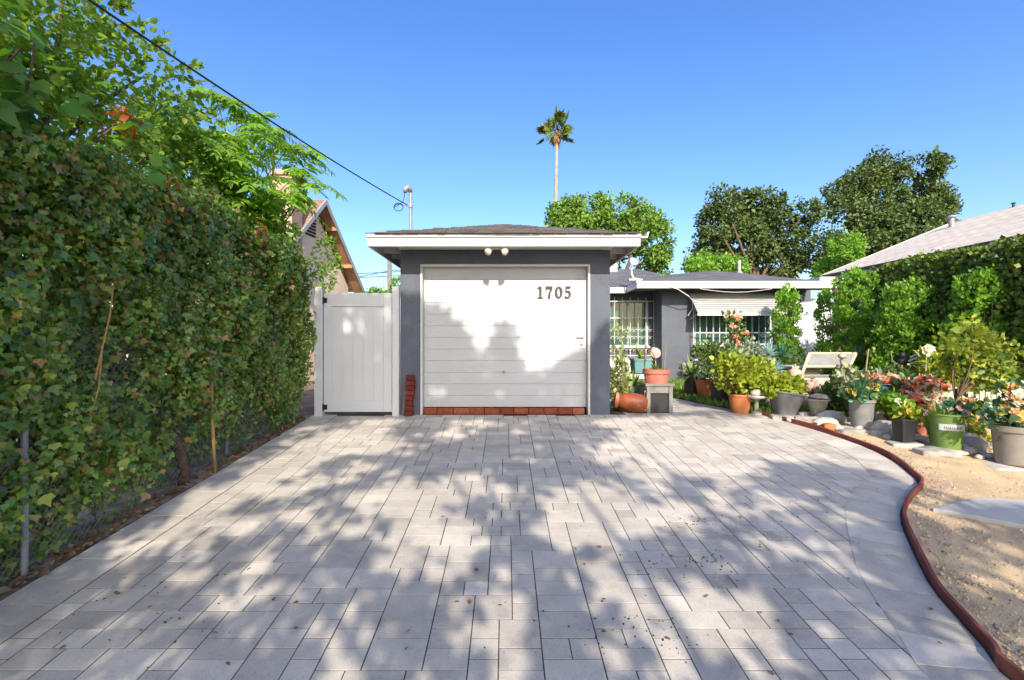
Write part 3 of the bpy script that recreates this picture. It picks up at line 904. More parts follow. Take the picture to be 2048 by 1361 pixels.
for k in range(13):
    x = w2l - .1 + (w2r + .15 - w2l) * (k + .5) / 13
    scroll(b, x, .76, .06, y, 1); scroll(b, x, .76, .06, y, -1)
b.build('window_grille', M['white'], H)
b = MB(); b.box(w2l - .06, w2r + .06, 12.5, 12.6, .885, .94); b.build('window_sill', M['white'], H)
b = MB(); b.box(4.6, 7.1, 12.5, 12.6, .0, .5); b.build('plinth', M['stucco_pale'], H)
# main wing roof and the recessed roof
b = MB()
e0 = [(3.26, 12.0, 2.565), (7.9, 12.0, 2.565), (8.35, 19, 2.565), (3.26, 19, 2.565)]
b.add(e0 + [(6.5, 15.0, 3.27), (5.4, 16.0, 3.27)], [(0, 1, 4), (1, 2, 5, 4), (2, 3, 5), (3, 0, 4, 5)])
e1 = [(1.4, 13.0, 2.522), (5.9, 13.0, 2.522), (5.9, 19, 2.522), (-1.0, 19, 2.522), (-1.0, 13.0, 2.522)]
b.add(e1 + [(-1, 16.2, 3.49), (4.45, 16.2, 3.49)], [(4, 0, 1, 6, 5), (1, 2, 6), (2, 3, 5, 6)])
b.build('roof', M['shingle_house'], H)
b = MB()
b.box(3.27, 7.87, 11.985, 12.02, 2.385, 2.51); b.box(3.25, 7.89, 11.965, 12.02, 2.511, 2.562)
b.box(3.27, 3.3, 12.021, 13.0, 2.385, 2.56); b.box(7.84, 7.87, 12.021, 18.5, 2.385, 2.56)
b.box(1.3, 3.26, 12.985, 13.02, 2.36, 2.518)
b.build('fascia', M['white'], H, bevel=.004)
b = MB(); b.box(3.3, 7.84, 12.022, 12.6, 2.425, 2.44); b.box(1.3, 4.09, 13.02, 13.4, 2.455, 2.47); b.build('soffit', M['stucco_pale'], H)
# slatted awning
A = thing('window_awning', 'white aluminium slat awning sloping over the barred front window', 'awning', (5.85, 12.5, 2.3))
b = MB()
x0a, x0b, x1a, x1b = 4.78, 6.98, 4.82, 6.72
for k in range(9):
    t0, t1 = k / 9, (k + 1) / 9 + .015
    y0, y1 = 12.55 - .57 * t0, 12.55 - .57 * t1; z0, z1 = 2.3 - .54 * t0, 2.3 - .54 * t1
    b.add([(x0a, y0, z0 + .0), (x0b, y0, z0), (x0b, y1, z1), (x0a, y1, z1), (x0a, y0 + .01, z0 + .014), (x0b, y0 + .01, z0 + .014), (x0b, y1 - .035, z1 + .012), (x0a, y1 - .035, z1 + .012)],
          [(0, 1, 2, 3), (7, 6, 5, 4), (3, 2, 6, 7), (0, 4, 5, 1), (0, 3, 7, 4), (1, 5, 6, 2)])
b.build('slats', mk('chalky_aluminium', (.40, .40, .39), .6, .1, 4), A)
b = MB(); b.box(x0a - .01, x0b + .01, 11.95, 11.975, 1.70, 1.765); b.build('valance', M['white'], A)
for xx in (x0a + .02, x0b - .02):
    b = MB(); b.tube([(xx, 12.0, 1.75), (xx, 12.58, 1.62)], .012, 6); b.build('brace', M['white'], A)
b = MB(); b.tube([(4.05, 11.97, 2.43), (4.3, 12.0, 2.36), (4.6, 12.1, 2.2), (4.78, 12.3, 2.1), (4.8, 12.35, 1.9), (4.72, 12.45, 1.72)], .012, 6)
tag(b.build('loose_cable', M['white'], origin=(4.05, 11.97, 2.43)), 'pale cable hanging from the house fascia to the awning corner', 'cable')
b = MB()
pts = [(X(1400 + 24 * k, 11.96), 11.96, Z(578 + 7 * math.sin(math.pi * k / 6), 11.96)) for k in range(7)]
b.tube(pts, .007, 5)
tag(b.build('eave_wire', M['white'], origin=pts[0]), 'thin white wire drooping under the house fascia', 'cable')
# roof things
t = thing('satellite_dish', 'small white satellite dish on a bent roof mast', 'satellite dish', (3.3, 12.7, 2.6))
b = MB(); b.tube([(3.42, 12.35, 2.66), (3.3, 12.4, 2.68), (3.26, 12.45, 2.8), (3.25, 12.45, 3.0)], .022, 8); b.box(3.16, 3.5, 12.3, 12.5, 2.62, 2.66); b.build('mast', M['white'], t)
mt = Vector((.3, -.8, .45)).normalized().to_track_quat('Z', 'Y').to_matrix()
b = MB(); b.lathe([(0, 0), (.06, .01), (.10, .025), (.12, .04), (.12, .046), (.06, .018), (0, .01)], (3.29, 12.42, 3.1), 20, mt); b.build('dish', M['white'], t, smooth=True)
b = MB(); b.tube([(3.25, 12.42, 3.0), (3.42, 12.2, 3.06), (3.47, 12.15, 3.13)], .01, 6); b.build('feed_arm', M['white'], t)
t = thing('roof_vent', 'white box vent behind the satellite dish', 'vent', (3.2, 14.4, 3.0))
b = MB(); b.box(3.3, 3.62, 15.6, 15.9, 3.2, 3.62); b.build('box', M['white'], t, bevel=.01); b = MB(); b.box(3.27, 3.65, 15.57, 15.93, 3.621, 3.65); b.build('cap', M['white'], t)
t = thing('vent_pipe', 'white vent pipe standing on the house roof', 'pipe', (7.05, 14.5, 3.1))
b = MB(); b.tube([(7.05, 14.5, 3.0), (7.05, 14.5, Z(521, 14.5))], .04, 10); b.build('pipe', M['white'], t, smooth=True, auto=40)
b = MB(); b.lathe([(.13, 0), (.06, .1), (.045, .14)], (7.05, 14.5, 3.07), 12); b.build('flashing', M['galv'], t, smooth=True)

# white garden gate beside the house
t = thing('garden_gate', 'white boarded garden gate between the shrubs and the house', 'gate', (7.95, 12.4, 0))
b = MB()
for k in range(7): b.box(7.52 + k * .13, 7.52 + k * .13 + .124, 12.4, 12.43, .03, 2.05 + .03 * math.sin(k))
b.build('boards', M['vinyl'], t)
b = MB(); b.box(7.5, 8.45, 12.375, 12.399, 1.75, 1.87); b.box(7.5, 8.45, 12.375, 12.399, .2, .32); b.box(7.42, 7.515, 12.36, 12.45, 0, 2.2); b.build('gate_frame', M['vinyl'], t)

# ------------------------------------------------------------------ neighbours
N_ = thing('neighbour_house', 'grey-beige house with pale shingle roof rising behind the right hedge', 'house', (12, 9, 0))
b = MB()
ex, ez, rx, rz = 9.3, EYE + 1.89, 13.4, EYE + 3.53
b.add([(ex, 2, ez), (ex, 14.3, ez), (rx, 14.4, rz), (rx, 2, rz), (2 * rx - ex, 2, ez), (2 * rx - ex, 14.3, ez)], [(0, 3, 2, 1), (3, 4, 5, 2)])
b.build('roof', M['shingle_pale'], N_)
b = MB(); b.box(9.8, 16.5, 2.2, 14.0, -.05, ez - .04); b.add([(9.8, 14.0, ez - .04), (16.5, 14.0, ez - .04), (rx, 14.0, rz - .08)], [(0, 1, 2)])
b.build('wall', M['stucco_pale'], N_)
b = MB(); b.box(ex - .02, ex + .02, 2, 14.3, ez - .16, ez - .012); b.build('fascia', M['white'], N_)
b = MB(); b.box(ex - .1, ex - .022, 2, 14.3, ez - .07, ez - .0); b.build('gutter', M['number'], N_)
b = MB(); b.box(ex + .021, 9.8, 2, 14.2, ez - .06, ez - .045); b.build('soffit', M['stucco_pale'], N_)
b = MB()
b.add([(ex - .02, 14.3, ez - .16), (ex - .02, 14.36, ez - .16), (rx, 14.46, rz - .12), (rx, 14.4, rz - .12), (ex - .02, 14.3, ez), (ex - .02, 14.36, ez), (rx, 14.46, rz + .02), (rx, 14.4, rz + .02)], [(0, 1, 2, 3), (4, 7, 6, 5), (1, 5, 6, 2), (0, 3, 7, 4), (0, 4, 5, 1)])
b.build('rake_board', M['white'], N_)
def vent(name, lab, px, py0, py1, y, r, mat):
    x = X(px, y)
    t = thing(name, lab, 'vent', (x, y, Z(py1, y)))
    b = MB(); b.tube([(x, y, Z(py1, y) - .25), (x, y, Z(py0, y) - r)], r, 10); b.build('pipe', mat, t, smooth=True, auto=40)
    b = MB(); b.lathe([(r * .6, -r * 1.2), (r * 1.7, -r * .6), (r * 1.7, 0), (0, r * .5)], (x, y, Z(py0, y) - r * .5), 12); b.build('cowl', mat, t, smooth=True, auto=50)
vent('roof_pipe', 'stubby capped vent pipe on the pale neighbouring roof', 1903, 430, 455, 13.6, .07, M['galv'])
vent('roof_pipe', 'thin dark vent pipe near the ridge of the pale roof', 2027, 405, 420, 12.6, .03, M['number'])
# low white eave block and gutter spout at the near corner
t = N_
b = MB(); b.box(8.5, 9.0, 13.0, 13.6, 2.5, EYE + 1.72); b.build('eave_box', M['white'], t)
b = MB(); b.tube([(9.0, 12.9, 2.62), (9.25, 12.8, 2.72), (9.5, 12.7, 2.7), (9.8, 12.6, 2.85)], .04, 8); b.build('gutter_spout', M['white'], t, smooth=True)
b = MB(); b.add([(7.9, 13.4, 2.55), (9.0, 13.4, 2.75), (10, 15, 3.0), (8.2, 15, 2.7)], [(0, 1, 2, 3)]); b.build('lean_roof', M['shingle_pale'], t)

# left neighbour: gable facing us obliquely
NL = thing('gabled_house', 'tan stucco gabled house with brown eaves beyond the white gate', 'house', (-5, 13.4, 0))
pk, y0, y1, zr, ze, xo, xw = 13.4, 10.9, 15.9, EYE + 3.93, EYE + 1.6, -5.0, -5.38
b = MB()
b.add([(xw, y0 + .45, -.05), (xw, y1 - .45, -.05), (xw, y1 - .45, ze + .1), (xw, pk, zr - .22), (xw, y0 + .45, ze + .1), (-11, y0 + .45, -.05), (-11, y0 + .45, ze + .1), (-11, y1 - .45, -.05), (-11, y1 - .45, ze + .1)],
      [(0, 1, 2, 3, 4), (5, 0, 4, 6), (1, 7, 8, 2)])
b.build('wall', M['stucco_tan'], NL)
b = MB(); th = .05
b.add([(xo, y0, ze), (xo, pk, zr), (-11, pk, zr), (-11, y0, ze), (xo, y1, ze), (-11, y1, ze)], [(0, 1, 2, 3), (1, 4, 5, 2)])
b.build('roof', M['shingle_brown'], NL)
b = MB()
b.add([(xo - .03, y0, ze - .03), (xo - .03, pk, zr - .03), (xw - .02, pk, zr - .03), (xw - .02, y0, ze - .03), (xo - .03, y1, ze - .03), (xw - .02, y1, ze - .03)], [(0, 3, 2, 1), (1, 2, 5, 4)])
b.build('soffit', M['wood_brown'], NL)
b = MB()
for (ya, yb) in ((y0, pk), (y1, pk)):
    b.add([(xo, ya, ze - .13), (xo, yb, zr - .14), (xo, yb, zr + .01), (xo, ya, ze + .01), (xo - .028, ya, ze - .13), (xo - .028, yb, zr - .14), (xo - .028, yb, zr + .01), (xo - .028, ya, ze + .01)],
          [(0, 1, 2, 3), (7, 6, 5, 4), (0, 4, 5, 1), (3, 2, 6, 7), (0, 3, 7, 4)])
b.build('rake_board', mk('grey_trim', (.33, .33, .35), .6, .1), NL)
for (yy, zz) in ((14.0, zr - .66), (15.0, zr - 1.6)):
    b = MB(); b.box(xw, xo - .03, yy, yy + .09, zz - .07, zz + .04); b.build('outrigger', M['wood_brown'], NL)
b = MB()
for k in range(7): b.box(xw + .002, xw + .03, 12.95, 13.45, zr - 1.05 + k * .09, zr - 1.0 + k * .09)
b.build('gable_vent', M['black'], NL)
NL.rotation_euler = (0, 0, R(-8))
t = thing('chimney', 'pink brick chimney half hidden by the feathery tree', 'chimney', (-5.5, 12.0, 3.5))
cm = mk('pink_brick', (.46, .29, .22), .9, .2, 4, .3, 40)
b = MB(); b.box(-5.72, -5.22, 11.7, 12.3, 3.0, 5.12); b.build('stack', cm, t); b = MB(); b.box(-5.76, -5.18, 11.65, 12.35, 5.121, 5.24); b.build('cap', cm, t)
# utility pole far behind the gate
t = thing('utility_pole', 'distant grey utility pole and wires seen over the white gate', 'utility pole', (X(779, 30), 30, 0))
b = MB(); b.tube([(X(779, 30), 30, 0), (X(779, 30), 30, Z(520, 30))], .14, 8); b.build('pole', M['wood_grey'], t)
b = MB()
for k, (pa, pb) in enumerate(((540, 545), (548, 553), (556, 542))):
    b.tube([(X(640, 30), 30, Z(pa + 6, 30)), (X(720, 30), 30, Z((pa + pb) / 2 + 5, 30)), (X(779, 30), 30, Z(pb, 30)), (X(850, 30), 30, Z(pb - 5, 30))], .02, 4)
b.build('wires', M['cable'], t)

# ------------------------------------------------------------------ left boundary: chain-link fence, ivy, trees
def tubes(b, segs, r, seg=3):
    for p, q in segs: b.tube([p, q], r, seg, cap=False)
FXX = -2.93
t = thing('chain_link_fence', 'rusty chain-link fence buried in ivy along the drive', 'fence', (FXX, 4, gz(4)))
b = MB(); pit = .058; H_ = 1.45
k = 0; y = 1.0 - H_
while y < 6.85:
    for sgn in (1, -1):
        # clip to the panel
        ya, yb = (y, y + H_) if sgn > 0 else (y + H_, y)
        za, zb_ = 0.0, H_
        pa, pb = Vector((ya, za)), Vector((yb, zb_))
        lo_, hi_ = 1.0, 6.85
        d = pb - pa
        t0, t1 = 0.0, 1.0
        if d.x > 0: t0 = max(t0, (lo_ - pa.x) / d.x); t1 = min(t1, (hi_ - pa.x) / d.x)
        else: t0 = max(t0, (hi_ - pa.x) / d.x); t1 = min(t1, (lo_ - pa.x) / d.x)
        if t1 > t0 + .01:
            p0, p1 = pa + d * t0, pa + d * t1
            b.tube([(FXX + .003 * sgn, p0.x, gz(p0.x) + p0.y + .02), (FXX + .003 * sgn, p1.x, gz(p1.x) + p1.y + .02)], .0019, 3, cap=False)
    y += pit
b.build('mesh', M['wire'], t)
for yy, dx in ((2.92, .0), (5.15, -.07), (6.75, -.07)):
    b = MB(); b.tube([(FXX + dx, yy, gz(yy) - .05), (FXX + dx, yy, gz(yy) + 1.55)], .02, 10); b.build('post', M['galv'], t, smooth=True, auto=40)

def hn(y, z, s=0.0):
    return .07 * np.sin(y * 2.3 + s) * np.sin(z * 2.9 + 1 + s) + .06 * np.sin(y * 5.1 + z * 4.3 + s) + .055 * np.sin(y * 11 - z * 9) + .03 * np.sin(y * 23 + z * 17)
HG = thing('ivy_hedge', 'tall ivy-smothered hedge with brown dead leaves lining the drive', 'hedge', (-3.1, 4.2, gz(4.2)))
def hedge_layer(n, depth, smin, smax):
    y = RNG.uniform(.9, 6.95, n)
    g = np.array([gz(v) for v in y])
    top = 2.34 + .10 * np.sin(y * 1.7) + .07 * np.sin(y * 4.3) - g * .25
    h = RNG.random(n) ** .92 * (top - g)
    keep = RNG.random(n) < np.clip((h + .08 - .2 * (np.sin(y * 3.7) * .5 + .5) * (y < 4.4)) / .40, .14, 1)
    y, g, h = y[keep], g[keep], h[keep]; n = len(y)
    x = -2.93 + hn(y, h) - depth + np.clip((h - .45) * .22, -.07, .05) + RNG.normal(0, .05, n) - .10 * np.clip((.45 - h) / .45, 0, 1) * .5 + .05 * np.clip((h - 1.2), 0, 1)
    lim = -2.72; x = np.minimum(x, lim)
    P = np.stack([x, y, g + h], 1)
    N = unit(np.stack([np.full(n, 1.0), RNG.normal(-.3, .85, n), RNG.normal(.5, .75, n)], 1))
    D = unit(np.stack([RNG.normal(.25, .3, n), RNG.normal(0, .6, n), RNG.normal(-.75, .5, n)], 1))
    return P, D, N, RNG.uniform(smin, smax, n) * (1 + .5 * (RNG.random(n) < .08))
parts = [hedge_layer(36000, 0, .029, .052), hedge_layer(17000, .11, .04, .062), hedge_layer(24000, .28, .06, .10)]
P, D, N, s = [np.concatenate(a) for a in zip(*parts)]
leaves('foliage', M['ivy'], P, D, N, s, 'ivy', HG)
# rounded end and top of the hedge
P, O = clumps([((-3.1, 6.72, 1.3), (.32, .24, 1.15)), ((-3.2, 6.2, 2.3), (.45, .7, .35)), ((-3.25, 4.9, 2.3), (.4, .8, .3)), ((-3.25, 3.4, 2.2), (.4, .9, .3)), ((-3.25, 2.2, 2.05), (.4, .8, .3))], 420, 16, .07)
P[:, 0] = np.minimum(P[:, 0], -2.74); P[:, 1] = np.minimum(P[:, 1], 6.93)
leaves('top_growth', M['ivy'], P, rdir(len(P)) + np.array([.2, 0, -.4]), O + .5 * rdir(len(P)) + np.array([0, 0, .4]), RNG.uniform(.04, .065, len(P)), 'ivy', HG)
n = 260
y = RNG.uniform(1.5, 6.8, n); h = RNG.uniform(.2, 2.2, n); g = np.array([gz(v) for v in y])
k = RNG.integers(0, 26, n); cy_ = RNG.uniform(1.6, 6.7, 26); ch = RNG.uniform(.3, 2.2, 26)
y = cy_[k] + RNG.normal(0, .07, n); h = np.abs(ch[k] + RNG.normal(0, .08, n)) + .06; g = np.array([gz(v) for v in y])
P = np.stack([-2.86 + hn(y, h) + .09 * np.clip(h - 1.2, 0, 1), y, g + h], 1)
leaves('dead_leaves', M['dry'], P, rdir(n) + np.array([0, 0, -.7]), rdir(n) + np.array([1.2, 0, 0]), RNG.uniform(.035, .06, n), 'oval', HG)
# stems woven behind the leaves
b = MB()
for k in range(190):
    y = random.uniform(1.2, 6.8); z = gz(y) + random.uniform(0, .5); x = -2.97 - random.random() * .15
    pts = [(x, y, z)]
    for q in range(random.randint(4, 9)):
        y += random.gauss(0, .09); z += random.uniform(.08, .3); x += random.gauss(0, .025)
        pts.append((min(max(x, -3.25), -2.84), y, z))
    b.tube(pts, [.006 * (1 - .6 * i / len(pts)) * random.uniform(.7, 1.5) for i in range(len(pts))], 4)
b.build('stems', M['twig'], HG)
b = MB(); y0 = 4.35
b.tube([(-2.93, 4.37, gz(4.37) - .05), (-2.92, 4.36, gz(4.3) + .15), (-2.94, 4.30, gz(4.3) + .36), (-3.02, 4.2, gz(4.3) + .55), (-3.1, 4.15, gz(4.3) + .9)], [.055, .045, .04, .045, .035], 9)
b.build('trunk', M['bark'], HG, smooth=True)
b = MB(); b.tube([(-2.80, 4.62, gz(4.62)), (-2.815, 4.60, .35), (-2.80, 4.56, .82), (-2.84, 4.53, EYE - .1)], [.016, .015, .014, .011], 8)
tag(b.build('garden_cane', M['cane'], origin=(-2.8, 4.62, gz(4.62)), smooth=True), 'slim tan cane leaning upright against the ivy hedge', 'cane')
b = MB()
for (px0, py0, px1, py1, yy) in ((190, 760, 250, 500, 3.35), (205, 690, 190, 860, 3.3)):
    a = wp(px0, py0, yy); c = wp(px1, py1, yy)
    x = -2.74
    b.tube([(x, F * x / (px0 - CX) , EYE + (CY - py0) * x / (px0 - CX)), (x, F * x / ((px0 + px1) / 2 - CX), EYE + (CY - (py0 + py1) / 2) * x / ((px0 + px1) / 2 - CX)), (x - .05, F * x / (px1 - CX), EYE + (CY - py1) * x / (px1 - CX))], [.006, .005, .003], 5)
b.build('bare_shoots', M['cane'], HG)
# leaf litter at the foot
n = 1000
y = RNG.uniform(1.2, 6.85, n); g = np.array([gz(v) for v in y])
P = np.stack([-2.81 - np.abs(RNG.normal(0, .09, n)), y, g + .012 + .02 * RNG.random(n)], 1)
N = rdir(n) * .7 + np.array([0, 0, 1.0])
tag(leaves('leaf_litter', M['dry'], P, rdir(n) * np.array([1, 1, .25]), N, RNG.uniform(.025, .06, n), 'oval', origin=(-2.9, 4, gz(4))), 'dry fallen leaves drifted along the foot of the fence', 'leaf litter', kind='stuff')
b = MB()
for ya, yb in zip(np.linspace(.2, 7, 30), np.linspace(.2, 7, 30)[1:]):
    b.add([(-3.8, ya, gz(ya) + .005), (-2.815, ya, gz(ya) - .005), (-2.815, yb, gz(yb) - .005), (-3.8, yb, gz(yb) + .005)], [(0, 1, 2, 3)])
tag(b.build('ground', mk('pale_gritty_soil', (.40, .33, .25), .95, .3, 9, .7, 80, .1, col2=(.2, .15, .1), c2s=4, c2=(.45, .65))), kind='structure')

def limb(b, p, q, r0, r1, bend=.1, seg=7, n=6):
    p, q = Vector(p), Vector(q)
    o = Vector((random.uniform(-1, 1), random.uniform(-1, 1), random.uniform(-.3, .5))) * bend * (q - p).length
    pts = [p.lerp(q, i / n) + o * math.sin(math.pi * i / n) for i in range(n + 1)]
    b.tube(pts, [r0 + (r1 - r0) * i / n for i in range(n + 1)], seg)

def fronds(name, mat, parent, bases, dirs, length, pairs=8, droop=.5, ll=.12, width=1.2):
    P = []; D = []; N = []; s = []
    b = MB()
    for p, d, L in zip(bases, dirs, length):
        p = np.array(p); d = np.array(d) / np.linalg.norm(d)
        side = np.cross(d, [0, 0, 1.0]); side /= max(np.linalg.norm(side), 1e-6)
        pts = []
        for i in range(pairs + 1):
            t = i / pairs
            q = p + d * L * t + np.array([0, 0, -droop * L * t * t])
            pts.append(tuple(q))
            if i == 0: continue
            fw = d * 1.0 + np.array([0, 0, -2 * droop * t]); fw /= np.linalg.norm(fw)
            up = np.cross(side, fw)
            for sg in (-1, 1):
                P.append(q); D.append(side * sg + fw * .45 + np.array([0, 0, -.35]) + RNG.normal(0, .12, 3)); N.append(up * (1 if up[2] > 0 else -1) + RNG.normal(0, .2, 3)); s.append(L * ll * 2.2 * (1 - .45 * abs(t - .45)) * RNG.uniform(.85, 1.15))
        P.append(np.array(pts[-1])); D.append(fw); N.append(up); s.append(L * ll * 2)
        b.tube(pts, [.006 * (1 - .7 * i / pairs) for i in range(pairs + 1)], 4)
    return leaves(name, mat, P, D, N, np.array(s), 'lance', parent, width=width, extra=b)

# small-leaved tree behind the hedge, near
T1 = thing('small_leaved_tree', 'small-leaved green tree towering over the near end of the hedge', 'tree', (-3.9, 3.6, gz(3.6)))
b = MB(); limb(b, (-3.9, 3.6, gz(3.6)), (-3.8, 3.7, 2.0), .09, .06)
for q in ((-3.4, 2.9, 3.2), (-3.6, 3.9, 3.9), (-3.5, 4.6, 3.6), (-4.2, 3.2, 3.8), (-3.3, 4.9, 3.0)): limb(b, (-3.8, 3.7, 1.9), q, .045, .012)
b.build('trunk', M['bark'], T1, smooth=True)
P, O = clumps([((-3.55, 2.7, 3.1), (.65, .8, .9)), ((-3.7, 3.6, 3.45), (.6, .7, .85)), ((-3.55, 4.5, 3.35), (.5, .7, .65)), ((-3.5, 5.1, 3.1), (.4, .6, .55)), ((-3.4, 4.0, 2.75), (.4, 1.1, .45)), ((-3.5, 2.1, 2.7), (.6, .6, .7))], 560, 24, .10, .35)
leaves('crown', M['privet'], P, O + rdir(len(P)) * .9 + np.array([0, 0, -.2]), O * .3 + rdir(len(P)) + np.array([0, 0, .8]), RNG.uniform(.042, .078, len(P)), 'oval', T1)
# sprays that reach past the cable
P = []; D = []
b = MB()
for (px, py, qx, qy, yy) in ((205, 60, 300, 45, 4.0), (240, 30, 235, -20, 4.0), (330, 150, 400, 165, 4.9), (300, 90, 320, 85, 4.6), (360, 140, 400, 130, 5.0), (215, 10, 262, 8, 4.0)):
    a, c = Vector(wp(px, py, yy)), Vector(wp(qx, qy, yy))
    b.tube([a, a.lerp(c, .5) + Vector((0, 0, .03)), c], [.006, .005, .002], 4)
    for k in range(22):
        t = k / 21; P.append(tuple(a.lerp(c, t))); dd = (c - a).normalized(); D.append(tuple(dd * .8 + Vector(np.random.normal(0, .6, 3))))
leaves('twig_sprays', M['privet'], P, D, rdir(len(P)) + np.array([0, -.3, .6]), RNG.uniform(.06, .09, len(P)), 'oval', T1, extra=b)

# feathery tree further along
T2 = thing('feathery_tree', 'feathery yellow-green tree with drooping leaflets above the far hedge', 'tree', (-3.6, 6.2, gz(6.2)))
b = MB(); limb(b, (-3.6, 6.2, 0), (-3.5, 6.2, 2.1), .07, .05)
tips = []
for k in range(34):
    a = random.uniform(0, 6.28); 
    q = (-3.4 + .55 * math.cos(a) * random.uniform(.3, 1.1), 5.95 + .85 * math.sin(a) * random.uniform(.3, 1.1), random.uniform(2.35, 3.75))
    if q[0] > -2.95 and q[2] > 3.1: continue
    tips.append(q); limb(b, (-3.5, 6.2, 2.0 + .3 * random.random()), q, .018, .006, .15, 5)
special = [wp(600, 345, 7.0), wp(612, 372, 7.05), wp(560, 395, 6.9), wp(540, 260, 6.7), wp(500, 240, 6.4), wp(610, 315, 7.0), wp(470, 215, 6.2), wp(575, 300, 6.9), wp(430, 190, 6.0)]
for q in special: limb(b, (-3.45, 6.3, 2.2), q, .015, .005, .12, 5)
b.build('trunk', M['bark'], T2, smooth=True)
B_ = []; Dd = []; Ln = []
for q in tips + special:
    for k in range(random.randint(5, 8)):
        a = random.uniform(0, 6.28)
        B_.append(q); Dd.append((math.cos(a) * .9 + .15, math.sin(a) * .9 - .25, random.uniform(-.1, .75))); Ln.append(random.uniform(.28, .46))
for (px, py, qx, qy) in ((600, 345, 655, 330), (610, 372, 682, 372), (600, 330, 580, 292), (605, 335, 645, 312), (560, 330, 570, 250), (520, 240, 560, 215)):
    a, c = Vector(wp(px, py, 6.95)), Vector(wp(qx, qy, 6.9)); B_.append(tuple(a)); Dd.append(tuple((c - a).normalized() + Vector((0, -.2, .35)))); Ln.append((c - a).length * 1.1)
fronds('crown', M['walnut'], T2, B_, Dd, Ln, 8, .55, .16)
P, O = clumps([((-3.35, 6.0, 2.65), (.45, .9, .5)), ((-3.3, 6.6, 2.6), (.4, .4, .45)), ((-3.5, 5.6, 3.1), (.45, .6, .5))], 170, 14, .1, .3)
leaves('inner_leaves', M['walnut'], P, O + rdir(len(P)) + np.array([0, 0, -.5]), rdir(len(P)) + np.array([0, 0, .8]), RNG.uniform(.07, .12, len(P)), 'lance', T2, width=1.6)
# pale sprays over the gate post
P, O = clumps([((-2.62, 7.0, 2.15), (.14, .18, .45))], 30, 14, .05, .3)
tag(leaves('climber', M['walnut'], P, O + rdir(len(P)), rdir(len(P)) + np.array([0, 0, .7]), RNG.uniform(.05, .08, len(P)), 'lance', width=1.8, origin=(-2.6, 7.0, 1.8)), 'light green climber spilling over the top of the gate post', 'climber')

# broad-leaved vine on top of the near hedge
V1 = thing('broad_leaved_vine', 'large-leaved bright vine sprawling over the near hedge top', 'vine', (-3.2, 2.6, gz(2.6)))
b = MB()
P = []; D = []; N = []; s = []
for k in range(26):
    y = random.uniform(2.3, 3.7); p = Vector((-3.3, y, 1.9)); 
    q = Vector((-2.85 + random.uniform(-.2, .16), y + random.uniform(-.5, .5), random.uniform(2.05, 2.85)))
    limb(b, p, q, .012, .005, .2, 5)
    for j in range(17):
        t = .2 + .8 * j / 16; c = p.lerp(q, t) + Vector(np.random.normal(0, .10, 3))
        P.append(tuple(c)); D.append((random.uniform(.0, .8), random.uniform(-.5, .7), random.uniform(-.9, .1))); N.append((random.uniform(.1, .9), random.uniform(-1, .1), random.uniform(.4, 1))); s.append(random.uniform(.09, .165))
b.build('vine_stems', M['twig'], V1)
leaves('leaves', M['bigleaf'], P, D, N, np.array(s), 'ivy', V1)
# orange patches
for (px, py, r, nn_) in ((340, 398, .11, 170), (525, 476, .10, 120), (250, 240, .12, 60), (405, 440, .09, 60)):
    xx = -2.80; yy = F * xx / (px - CX); zz = EYE + (CY - py) * yy / F
    P = np.array([xx, yy, zz]) + RNG.normal(0, r * .6, (nn_, 3)) * np.array([.5, 1, 1])
    lab = {340: 'red-orange leaf cluster on the hedge top below the feathery tree', 525: 'orange tuft of leaves at the far end of the hedge top', 250: 'rusty leaves among the small-leaved tree branches', 405: 'yellow-orange spray spilling down the hedge face'}[px]
    tag(leaves('orange_creeper', M['orange_leaf'], P, rdir(nn_), rdir(nn_) + np.array([.6, -.3, .4]), RNG.uniform(.03, .055, nn_), 'oval', origin=(xx, yy, zz)), lab, 'creeper', 'orange leaf clusters on the hedge')

# ------------------------------------------------------------------ right boundary: clipped hedge and bright shrubs
RH = thing('clipped_hedge', 'long dark clipped hedge in front of the pale-roofed house', 'hedge', (8.1, 8, 0))
def rtop(y): return 2.55 + .04 * np.sin(y * 3) - .0 * y
n = 26000
y = RNG.uniform(3.2, 10.0, n)
g = np.array([gz(v) for v in y])
h = RNG.random(n)
z = g + h * (rtop(y) - g)
P1 = np.stack([7.62 + .05 * np.sin(y * 4 + z * 3) + RNG.normal(0, .05, n) + .06 * (RNG.random(n) < .3), y, z], 1)
N1 = np.stack([np.full(n, -1.0), RNG.normal(-.25, .5, n), RNG.normal(.3, .5, n)], 1)
n2 = 9000
y2 = RNG.uniform(3.2, 10.0, n2); P2 = np.stack([RNG.uniform(7.6, 8.7, n2), y2, rtop(y2) + RNG.normal(0, .04, n2)], 1); N2 = rdir(n2) * .6 + np.array([-.2, 0, 1])
n3 = 3000
P3 = np.stack([RNG.uniform(7.6, 8.7, n3), 3.2 + RNG.normal(0, .04, n3), RNG.uniform(-.3, 2.6, n3)], 1); N3 = rdir(n3) * .6 + np.array([0, -1, .2])
n4 = 9000; y4 = RNG.uniform(3.2, 10.0, n4)
P4 = np.stack([7.8 + RNG.normal(0, .06, n4), y4, RNG.uniform(-.2, 2.58, n4)], 1); N4 = rdir(n4) + np.array([-.8, 0, .2])
P = np.concatenate([P1, P2, P3, P4]); N = np.concatenate([N1, N2, N3, N4]); n = len(P)
leaves('foliage', M['hedge'], P, rdir(n) + np.array([-.3, -.1, .7]), N, RNG.uniform(.05, .09, n), 'diamond', RH, width=1.3)
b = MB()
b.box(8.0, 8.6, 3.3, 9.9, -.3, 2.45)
b.build('dark_core', mk('core_shade', (.03, .025, .018), .95, .3), RH)  # solid near-black box: the hedge's inner shade is put into its colour
for k in range(0): pass
